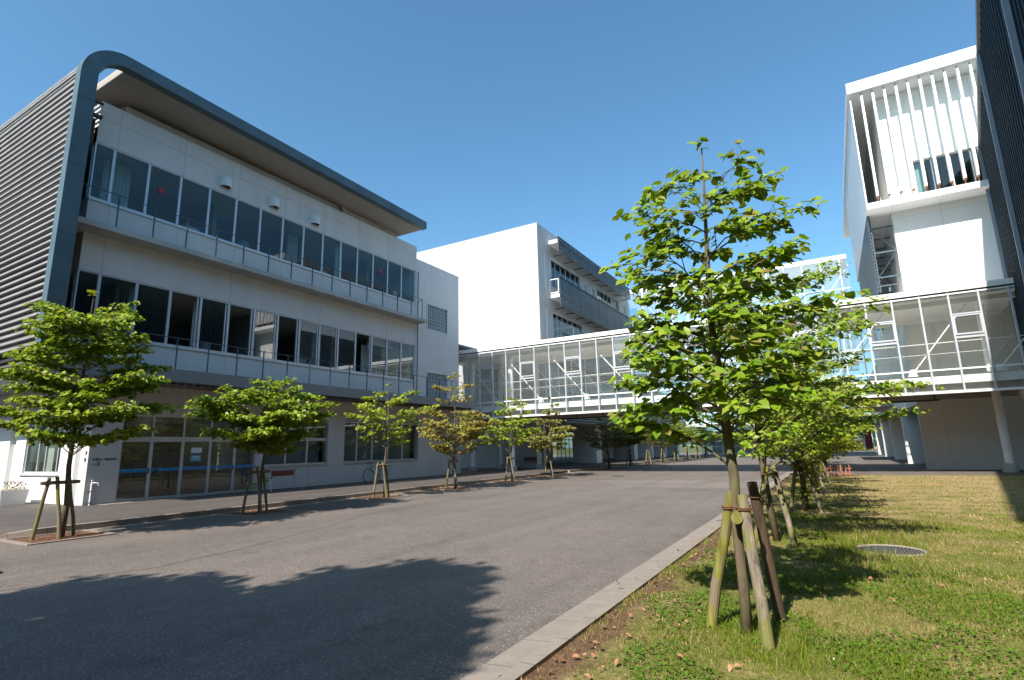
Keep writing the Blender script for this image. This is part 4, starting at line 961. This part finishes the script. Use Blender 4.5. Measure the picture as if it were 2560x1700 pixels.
    for k in range(sprouts):
        zq = rg.uniform(.15, 1.5); p, r_ = ax(zq); a3 = rg.uniform(0, 6.3); ln = rg.uniform(.12, .42)
        e_ = p+Vector((cos(a3)*ln, sin(a3)*ln, rg.uniform(.0, .2))); tb.tube([p, e_], [.004, .002], 4, False)
        for m in range(7):
            a4 = rg.uniform(0, 6.3); leaf_at(p.lerp(e_, rg.uniform(.3, 1))+Vector(rg.normal(0, .03, 3)), Vector((cos(a4), sin(a4), rg.uniform(-.6, .1))), sc=.85)
    part(t, 'trunk', tb, bark, smooth=True)
    off = np.array(wloc(t))
    me = leaves_mesh('crown', np.array(P)-off, np.array(Dd), np.array(Nn), np.array(Sz), T_NEAR if near else T_FAR)
    link('crown', me, M[mat], t, smooth=near)
    return t
def rad(tab, lump=.18, seed=0):
    ph = np.random.RandomState(seed).uniform(0, 6.3, 4)
    return lambda z, az: max(.05, interp(tab, z)*(1+lump*sin(2*az+ph[0]+z*1.3)+lump*.6*sin(3*az+ph[1]-z*2)))

# near tree right of the kerb
Ltab = [(1.5, .9), (1.95, 1.14), (2.4, 1.22), (2.85, 1.0), (3.23, 1.05), (3.6, 1.0), (3.72, .82), (4.0, .58), (4.34, .36), (4.6, .22)]
Rtab = [(1.5, .6), (2.1, .82), (2.65, .80), (3.3, .82), (3.5, .70), (3.66, .85), (4.02, .86), (4.2, .60), (4.38, .25), (4.6, .12)]
def env1(z, az):
    c = cos(az); l, r_ = interp(Ltab, z), interp(Rtab, z); wgt = (1+c)/2
    return .82*(l*(1-wgt)+r_*wgt)*(1+.15*sin(4*az+z*5)+.10*sin(z*14))
dogwood('tall near tree with large bright leaves rising in front of the glass footbridge', (-.83, 5.27, 0), 4.56,
        [(0, 0, -.05, .050), (.01, 0, .4, .044), (.0, 0, .9, .041), (.02, 0, 1.3, .043), (0, 0, 1.62, .044), (-.02, .0, 2.18, .038), (-.05, .02, 2.7, .030), (-.03, .02, 3.4, .021), (0, .02, 4.0, .013), (.02, .0, 4.5, .006)],
        env1, 1.85, 52, .094, 'leafN', 11, near=True, dens=1.6, bare=.16, ysq=.62, rise=.5)
tripod('mossy three stake tree support nearest the camera on the lawn', [(-1.14, 5.30, 0), (-.62, 4.91, 0), (-.60, 5.77, 0)], [(-.845, 5.26, 1.185), (-.745, 5.16, 1.165), (-.69, 5.42, 1.25)],
       [(-.79, 5.06, .985), (-.80, 5.55, .985)], .0455, ('stakeg', 'stakew', 'staked'))
def grp(tab, s): return rad(tab, .16, s)
R2tab = [(1.4, 1.2), (1.8, 1.5), (2.4, 1.75), (3.4, 1.7), (4.2, 1.65), (4.6, .9), (4.9, .3)]
def env2(z, az): return interp(R2tab, z)*(.80+.25*cos(az)+.12*sin(3*az+z*3))
dogwood('second tree along the lawn edge, its long leafy boughs reaching right over the grass', (-1.0, 10.2, 0), 4.85,
        [(0, 0, -.05, .06), (-.08, 0, .8, .055), (-.12, 0, 1.6, .05), (-.1, 0, 2.5, .04), (0, 0, 3.6, .025), (0, 0, 4.8, .006)], env2, 1.75, 40, .088, 'leafN', 21, near=False, dens=1.35, bare=.12, group='row of trees along the lawn edge')
R3 = dogwood('third tree along the lawn edge with leafy shoots sprouting low on its trunk', (-.8, 14.8, 0), 4.3,
        [(0, 0, -.05, .055), (.02, 0, .8, .05), (0, 0, 1.6, .045), (.1, 0, 2.5, .035), (0, 0, 3.4, .02), (0, 0, 4.2, .006)], grp([(1.2, 1.0), (1.7, 1.5), (2.6, 1.6), (3.4, 1.2), (4.2, .3)], 5), 1.4, 30, .095, 'leafL', 31, dens=1.15, sprouts=46, group='row of trees along the lawn edge')
def stand(loc, label, rz, base=None):
    x, y = loc; q = lambda a, b, z: (x+a*cos(rz)-b*sin(rz), y+a*sin(rz)+b*cos(rz), z)
    return tripod(label, [q(-.34, .02, 0), q(.20, -.40, 0), q(.28, .40, 0)], [q(-.04, 0, 1.22), q(.04, -.12, 1.22), q(.07, .12, 1.25)], [q(.0, -.30, 1.08), q(.0, .32, 1.08)], .042, ('stakeg', 'stakew', 'stake'))
stand((-1.0, 10.2), 'stakes tied round the second tree along the lawn edge', .2)
stand((-.8, 14.8), 'stakes tied round the third tree along the lawn edge, partly in leafy shoots', .5)
fars = [(-.75, 19.4, 'fourth'), (-.75, 24.0, 'fifth'), (-.8, 28.6, 'sixth'), (-.9, 38.2, 'seventh'), (-.9, 43.0, 'eighth'), (-.9, 48, 'ninth')]
for i, (x, y, nm) in enumerate(fars):
    copy_tree(R3, (x, y, 0), 1.1*i+.7, f'{nm} tree from the camera in the row along the lawn edge', scale=(.95, 1.05, .9)[i % 3])
    stand((x, y), f'stakes round the {nm} tree from the camera in the row along the lawn edge', .9*i+.4)

# left row along the kerb
def beds(y):
    t = thing('planting_bed', '', 'planting bed', (-14.15, y, 0), 'planting beds beside the left kerb')
    a, b_, c, d = -14.9, -13.42, y-.72, y+.82
    part(t, 'edging', MB().box(a, c, -.01, b_, c+.11, .022).box(a, d-.11, -.01, b_, d, .022).box(a, c+.11, -.01, a+.1, d-.11, .022).box(b_-.1, c+.11, -.01, b_, d-.11, .022), 'gutter')
    part(t, 'soil', MB().quad((a+.1, c+.11, .012), (b_-.1, c+.11, .012), (b_-.1, d-.11, .012), (a+.1, d-.11, .012)), 'soil')
    return t
def trk(H, r=.06, lean=0, wob=.05, seed=0):
    g_ = np.random.RandomState(seed); return [(lean*z/H+g_.normal(0, wob*.4), g_.normal(0, wob*.4), z, max(.006, r*(1-z/H*.92))) for z in np.linspace(-.05, H, 8)]
row = [
 (5.44, 'first', 'big dense green tree nearest the camera on the left, layered boughs', 5.2, [(1.9, .9), (2.2, 1.5), (2.6, 1.75), (3.0, 1.35), (3.5, 1.6), (4.1, 1.25), (4.6, 1.3), (5.0, .9), (5.2, .3)], 2.15, 60, .115, 'leafA', 1.9, 0, 'bark'),
 (10.02, 'second', 'rounded dense green tree in front of the glass doors, left row', 3.75, [(1.6, .7), (2.0, 1.3), (2.5, 1.9), (3.0, 1.6), (3.4, 1.2), (3.7, .7)], 1.75, 46, .115, 'leafA', 2.3, 0, 'bark'),
 (14.95, 'third', 'small sparse light green tree with bare lower boughs, left row', 4.0, [(1.6, .5), (2.1, .9), (2.6, 1.1), (3.2, 1.45), (3.7, .9), (4.0, .3)], 1.9, 20, .12, 'leafL', 1.1, .25, 'barkg'),
 (19.1, 'fourth', 'bronze and orange leaved tree by the school wall, left row', 4.85, [(1.5, .8), (1.9, 1.9), (2.4, 1.9), (3.0, 1.7), (3.6, 1.0), (4.3, .85), (4.8, .3)], 1.75, 34, .12, 'leafO', 1.2, .12, 'barkg'),
 (23.85, 'fifth', 'thin bright green tree in front of the first bridge column, left row', 4.5, [(1.8, .8), (2.3, 1.7), (2.8, 1.5), (3.3, 1.2), (3.9, .9), (4.4, .3)], 2.1, 26, .13, 'leafL', 1.1, .25, 'barkg'),
 (28.2, 'sixth', 'olive and bronze tree under the left half of the footbridge, left row', 4.4, [(1.5, .8), (1.9, 1.6), (2.4, 1.9), (3.0, 1.2), (3.7, .8), (4.3, .3)], 1.8, 26, .13, 'leafM', 1.3, .2, 'barkg')]
first_bed = None; LT = {}
for i, (y, nm, lab, H, tab, z0, npr, lf, mt, dn, br, bk_) in enumerate(row):
    LT[i] = dogwood(lab, (-14.0, y, 0), H, trk(H, .064 if i == 0 else .05, .08, .05, i), grp([(a_, b_*(.80, .86, .88, .80, .80, .85)[i]) for a_, b_ in tab], 40+i), z0, npr, lf, mt, 50+i, dens=dn, bare=br, bark=bk_, group='row of trees along the left kerb', sprouts=5 if i == 1 else 0, rise=.42 if i in (0, 1) else .65, tier=(.55, .45, 0, .5, .45, .45)[i])
    b_ = beds(y); b_['label'] = f'concrete edged planting bed at the foot of the {nm} tree on the left'
    q = rng.uniform(-.06, .06); x = -14
    tripod(f'three wooden stakes and a crossbar holding the {nm} tree on the left', [(x-.11, y-.46+q, 0), (x+.23, y-.12+q, 0), (x-.06, y+.28, 0)], [(x-.02, y-.33+q, 1.22), (x+.05, y-.19, 1.24), (x-.03, y+.05, 1.21)],
           [(x+.03, y-.45, 1.12), (x+.03, y+.22, 1.12)], .036, ('stake', 'stakew' if i else 'stakeg', 'stake'))
names = ['seventh', 'eighth', 'ninth', 'tenth', 'eleventh', 'twelfth', 'thirteenth', 'fourteenth']
for i, (x, y) in enumerate([(-14.4, 38.3), (-14.4, 43.2), (-14.3, 48.0), (-14.2, 52.4), (-14.1, 57.0), (-14, 61.5), (-14, 66.5), (-14, 71.5)]):
    copy_tree(LT[(5, 1, 2, 5, 1, 4, 1, 5)[i]], (x, y, 0), 1.3*i+.5, f'{names[i]} tree from the camera in the left row, beyond the footbridge')
    tripod(f'pale stakes holding the {names[i]} tree from the camera in the left row', [(x-.1, y-.5, 0), (x+.3, y-.1, 0), (x-.05, y+.5, 0)], [(x, y-.12, 1.3), (x+.05, y, 1.3), (x, y+.12, 1.3)], [(x+.03, y-.3, 1.15), (x+.03, y+.3, 1.15)], .045, ('stakew', 'stakew', 'stake'))

# flowers in the planter
rg = np.random.RandomState(4); n = 380
P = np.stack([rg.uniform(-24.75, -23.75, n), rg.uniform(7.45, 8.15, n), rg.uniform(.55, .70, n)], 1); o_ = np.array(wloc(pl))
link('flowers', leaves_mesh('flowers', P-o_, rg.normal(0, 1, (n, 3)), rg.normal(0, .6, (n, 3))+[0, 0, 1], rg.uniform(.03, .05, n), T_FAR), M['petal'], pl)['kind'] = 'stuff'
n = 260; P = np.stack([rg.uniform(-24.5, -23.8, n), rg.uniform(7.75, 8.15, n), rg.uniform(.6, .88, n)], 1)
link('foliage', leaves_mesh('foliage', P-o_, rg.normal(0, 1, (n, 3)), rg.normal(0, .6, (n, 3))+[0, 0, 1], rg.uniform(.04, .07, n), T_FAR), M['leafP'], pl)['kind'] = 'stuff'

def bush(name, label, loc, blobs, n, leaf, mat, seed, cat='tree', trunk=None, group=None):
    rg = np.random.RandomState(seed); t = thing(name, label, cat, loc, group); P = []
    w_ = np.array([b[3]*b[4]*b[5] for b in blobs])**.8; w_ /= w_.sum()
    for b, f_ in zip(blobs, w_):
        k = int(n*f_); v = nrm(rg.normal(0, 1, (k, 3))); r_ = rg.uniform(.45, 1.05, (k, 1))**.5
        lump = 1+.16*np.sin(v[:, :1]*7+v[:, 1:2]*5+b[0])+.1*np.sin(v[:, 2:]*9+b[1])
        P.append(np.array(b[:3])+v*r_*lump*np.array(b[3:6]))
    P = np.concatenate(P); k = len(P)
    if trunk:
        tb = MB(); L = Vector(loc); tb.tube([L, L+Vector((.1, 0, trunk*.5)), L+Vector((0, .1, trunk))], [.2, .15, .08], 8)
        for b in blobs: tb.tube([L+Vector((0, 0, trunk*.6)), L+Vector(b[:3])], [.08, .03], 5)
        part(t, 'trunk', tb, 'bark')
    me = leaves_mesh('crown', P, rg.normal(0, 1, (k, 3)), rg.normal(0, .6, (k, 3))+[0, 0, 1], rg.uniform(.6, 1.3, k)*leaf, T_FAR)
    link('crown', me, M[mat], t); return t
bush('garden_shrub', 'large rounded pinkish clipped shrub in the far garden', (-.5, 108, 0), [(0, 0, 2.6, 1.6, 1.4, 1.5), (.6, -1, 1.2, 1.8, 1.2, 1.1), (-.6, -1, 1, 1.2, 1.2, 1)], 2600, .22, 'leafP', 1, 'shrub')
bush('garden_shrub', 'low pale pink shrub in front of the red board in the far garden', (3.2, 107, 0), [(0, 0, .7, 1.7, 1.2, 1.0)], 1300, .2, 'leafP', 2, 'shrub')
bush('garden_shrub', 'bright green low shrub beside the pink one in the far garden', (2.6, 106.4, 0), [(0, 0, .3, 2.0, .6, .5)], 700, .2, 'leafL', 3, 'shrub')
for i, (x, y, h, lab) in enumerate([(2.6, 114, 5.2, 'broad green garden tree behind the red board'), (6.5, 111, 6, 'dark green garden tree at the tower foot behind the passage'), (-2.5, 118, 7, 'green garden tree behind the rounded shrub'),
                               (-9, 116, 8, 'dark tree behind the far glass hall'), (-15, 120, 9, 'tall dark tree behind the left end of the far footbridge'), (-5, 125, 9, 'tall tree behind the white end railing'), (11, 120, 9, 'tall garden tree hidden behind the tower passage')]):
    bush('garden_tree', lab, (x, y, 0), [(0, 0, h*.45, 2.6, 2.2, h*.38), (1.2, .5, h*.7, 1.8, 1.8, h*.25), (-1.3, -.3, h*.6, 1.9, 1.7, h*.25)], 5200, .26, 'leafA' if i in (0, 2) else 'leafD', 20+i, 'tree', h*.5)
# trees behind the camera whose shade falls on the near road
bush('shade_tree', 'tall leafy tree on the near side of the road whose crown shades the asphalt', (-6.1, -4.6, 0), [(.4, .2, 9.0, 1.2, 1.5, .9), (1.7, .3, 7.7, 1.0, 1.1, .7), (-1.7, -.3, 7.4, 1.8, 1.5, 1.0), (.3, -1.6, 7.2, 2.4, 1.6, 1.3), (1.6, -1.2, 7.1, .9, 1.1, .7), (2.4, .3, 6.9, .7, .6, .4), (2.1, -1.2, 6.8, .9, 1.1, .5)], 24000, .24, 'leafD', 70, 'tree', 6.5)
bush('shade_tree', 'second leafy tree beside it shading the left foreground', (-10.6, -9.2, 0), [(0, 0, 8.0, 2.6, 2.0, 1.3), (2.3, .6, 7.4, 1.9, 1.3, 1.0), (-2.4, .2, 7.4, 1.9, 1.7, 1.1), (0, -1.9, 7, 3.0, 1.8, 1.5), (3.5, -1.5, 6.8, 2.0, 1.6, 1.2)], 26000, .24, 'leafD', 71, 'tree', 6.5)

for (x, y, q) in ((-16, -9, 'third'), (-3.5, -10.5, 'fourth'), (3, -11, 'fifth'), (-22, -8, 'sixth')): copy_tree(bpy.data.objects['shade_tree'], (x, y, 0), 0.6, q+' leafy tree added unseen behind the viewer to cut overhead sky light')  # extra unseen crowns added to cover overhead sky and darken the shade
# grass and litter
def col_mesh(name, V, F_n, faces, cols, mat, label, cat):
    me = bpy.data.meshes.new(name); n = len(V)
    me.vertices.add(n); me.vertices.foreach_set("co", V.astype(np.float32).ravel())
    lp = faces.ravel(); k = faces.shape[1]; nf = len(faces)
    me.loops.add(len(lp)); me.loops.foreach_set("vertex_index", lp.astype(np.int32))
    me.polygons.add(nf); me.polygons.foreach_set("loop_start", (np.arange(nf)*k).astype(np.int32)); me.polygons.foreach_set("loop_total", np.full(nf, k, np.int32))
    me.update(calc_edges=True)
    ca = me.color_attributes.new("Col", 'FLOAT_COLOR', 'POINT'); ca.data.foreach_set("color", np.concatenate([cols, np.ones((n, 1))], 1).astype(np.float32).ravel())
    o = link(name, me, M[mat], None); o['kind'] = 'stuff'; o['label'] = label; o['category'] = cat
    return o
def field(x, y):
    return .5+.25*np.sin(x*1.9+1.2*np.sin(y*1.1))+.25*np.sin(y*2.3+x*.7)+.15*np.sin(x*6+y*3)+.12*np.sin(y*7-x*4)
def dryness(x, y):
    d = .18+.42*np.clip((y-10)/9, 0, 1)*np.clip((x+.2)/1.3, 0, 1)+.45*(field(x, y)-.55)+.55*np.clip((-1.2-x)/.5, 0, 1)*np.clip((8-y)/4, .25, 1)
    return np.clip(d, 0, 1)
rg = np.random.RandomState(8)
def blades(n, x0, x1, y0, y1, h0, h1, wd):
    x = rg.uniform(x0, x1, n); y = y0+(y1-y0)*rg.uniform(0, 1, n)
    dr_ = dryness(x, y); keep = (rg.uniform(0, 1, n) < .35+.65*(1-dr_)) & (np.hypot(x-.5, y-9.9) > .42)
    keep &= (rg.uniform(0, 1, n) > np.clip((-1.35-x)*1.1+.2*np.sin(y*5), 0, .9))
    x, y, dr_ = x[keep], y[keep], dr_[keep]; n = len(x)
    h = rg.uniform(h0, h1, n)*(.5+.8*np.clip(field(x*1.3, y*1.3), 0, 1))*(1-.4*dr_); a = rg.uniform(0, 6.3, n); ln = rg.uniform(.1, .9, n)*h; b = rg.uniform(0, 6.3, n)
    wv = wd*rg.uniform(.6, 1.3, n)
    p = np.stack([x, y, np.full(n, .025)], 1); sd = np.stack([np.cos(a)*wv, np.sin(a)*wv, 0*a], 1); tip = p+np.stack([np.cos(b)*ln, np.sin(b)*ln, h], 1)
    V = np.stack([p-sd, p+sd, tip], 1).reshape(-1, 3)
    g_ = np.array([.115, .175, .016])*(.7+.8*rg.uniform(0, 1, (n, 1)))+np.array([.05, .03, .0])*rg.uniform(0, 1, (n, 1)); s_ = np.array([.42, .31, .15])*(.6+.7*rg.uniform(0, 1, (n, 1)))
    m_ = (rg.uniform(0, 1, n) < np.clip(dr_*.9+.08, 0, 1))[:, None]; c = np.where(m_, s_, g_)
    return V, np.repeat(c, 3, 0)
sets = [blades(90000, -2.05, 1.2, 3.0, 7.5, .015, .055, .0030), blades(60000, -2.05, 3.5, 7.0, 14, .025, .065, .0055), blades(40000, -2.05, 7.5, 13, 30.5, .03, .07, .012), blades(22000, -2.2, -1.95, 3.0, 20, .03, .07, .004),
        blades(1500, -1.9, 2.0, 3.5, 12, .07, .13, .003), blades(5000, -.4, .9, 7.5, 12, .08, .15, .004),
        blades(5000, -2.08, -1.96, 3.0, 9, .03, .06, .0035), blades(3500, -1.3, -.35, 4.6, 6.2, .04, .11, .0035)]
V = np.concatenate([s[0] for s in sets]); c = np.concatenate([s[1] for s in sets])
col_mesh('grass', V, 3, np.arange(len(V)).reshape(-1, 3), c, 'grass', 'short patchy grass covering the lawn', 'grass')
# clover and small broad leaves
n = 26000; x = rg.uniform(-1.9, 1.4, n); y = rg.uniform(3.2, 9, n)
k = (field(x*1.7+3, y*1.5) > .45) & (dryness(x, y) < .62) & (np.hypot(x-.5, y-9.9) > .45) & (x > -1.75+.2*np.sin(y*4)); x, y = x[k], y[k]; n = len(x); a = rg.uniform(0, 6.3, n); s_ = rg.uniform(.008, .017, n); z = rg.uniform(.035, .075, n)
q = np.stack([np.cos(a), np.sin(a), rg.normal(0, .3, n)], 1)*s_[:, None]; r2 = np.stack([-np.sin(a), np.cos(a), rg.normal(0, .3, n)], 1)*s_[:, None]*.8; p = np.stack([x, y, z], 1)
V = np.stack([p-q, p+r2, p+q, p-r2], 1).reshape(-1, 3)
c = np.array([.095, .19, .014])*(.6+.8*rg.uniform(0, 1, (n, 1))); 
col_mesh('clover', V, 4, np.arange(len(V)).reshape(-1, 4), np.repeat(c, 4, 0), 'grass', 'low clover and weeds among the near grass', 'clover')
def litter(n, fx, fy, s0, s1, z=.05):
    x, y = fx(n), fy(n); a = rg.uniform(0, 6.3, n); s_ = rg.uniform(s0, s1, n); t1, t2 = rg.normal(0, .35, n), rg.normal(0, .35, n)
    q = np.stack([np.cos(a), np.sin(a), t1], 1)*s_[:, None]; r_ = np.stack([-np.sin(a), np.cos(a), t2], 1)*(s_*.6)[:, None]; p = np.stack([x, y, z+rg.uniform(0, .015, n)], 1); up = np.array([0, 0, 1])*(s_*.3)[:, None]
    V = np.stack([p-q, p-q*.3+r_+up, p+q*.5+r_*.8+up, p+q, p+q*.5-r_*.8+up, p-q*.3-r_+up], 1).reshape(-1, 3)
    c = np.array([.36, .17, .09])*(.35+.95*rg.uniform(0, 1, (n, 1)))+np.array([.08, .06, .05])*rg.uniform(0, 1, (n, 1))
    return V, np.repeat(c, 6, 0)
L1 = litter(230, lambda n: -2.0+np.abs(rg.normal(0, .6, n)), lambda n: rg.uniform(3.3, 9, n), .010, .032)
L2 = litter(80, lambda n: rg.uniform(-1.2, 2.4, n), lambda n: rg.uniform(3.5, 12, n), .014, .03)
L3 = litter(260, lambda n: -14.97+np.abs(rg.normal(0, .10, n)), lambda n: rg.uniform(14, 29, n), .02, .04, .012)
L4 = litter(240, lambda n: rg.uniform(-14.7, -13.6, n), lambda n: np.array([5.44, 10.02, 14.95, 19.1, 23.85, 28.2])[rg.randint(0, 6, n)]+rg.uniform(-.5, .6, n), .015, .035, .02)
L5 = litter(14, lambda n: rg.uniform(-2.45, -2.1, n), lambda n: rg.uniform(3.5, 12, n), .02, .035, .03)
V = np.concatenate([l[0] for l in (L1, L2, L3, L4, L5)]); c = np.concatenate([l[1] for l in (L1, L2, L3, L4, L5)])
col_mesh('fallen_leaves', V, 6, np.arange(len(V)).reshape(-1, 6), c, 'litter', 'dry brown leaves scattered on the lawn and along the kerbs', 'fallen leaves')
V, c = litter(28, lambda n: rg.uniform(-1.6, 2.2, n), lambda n: rg.uniform(4, 12, n), .006, .011, .06)
c[:] = (.75, .55, .02); c[60:] = (.8, .8, .72)
col_mesh('daisies', V, 6, np.arange(len(V)).reshape(-1, 6), c, 'litter', 'tiny yellow and white flowers dotted over the lawn', 'flowers')
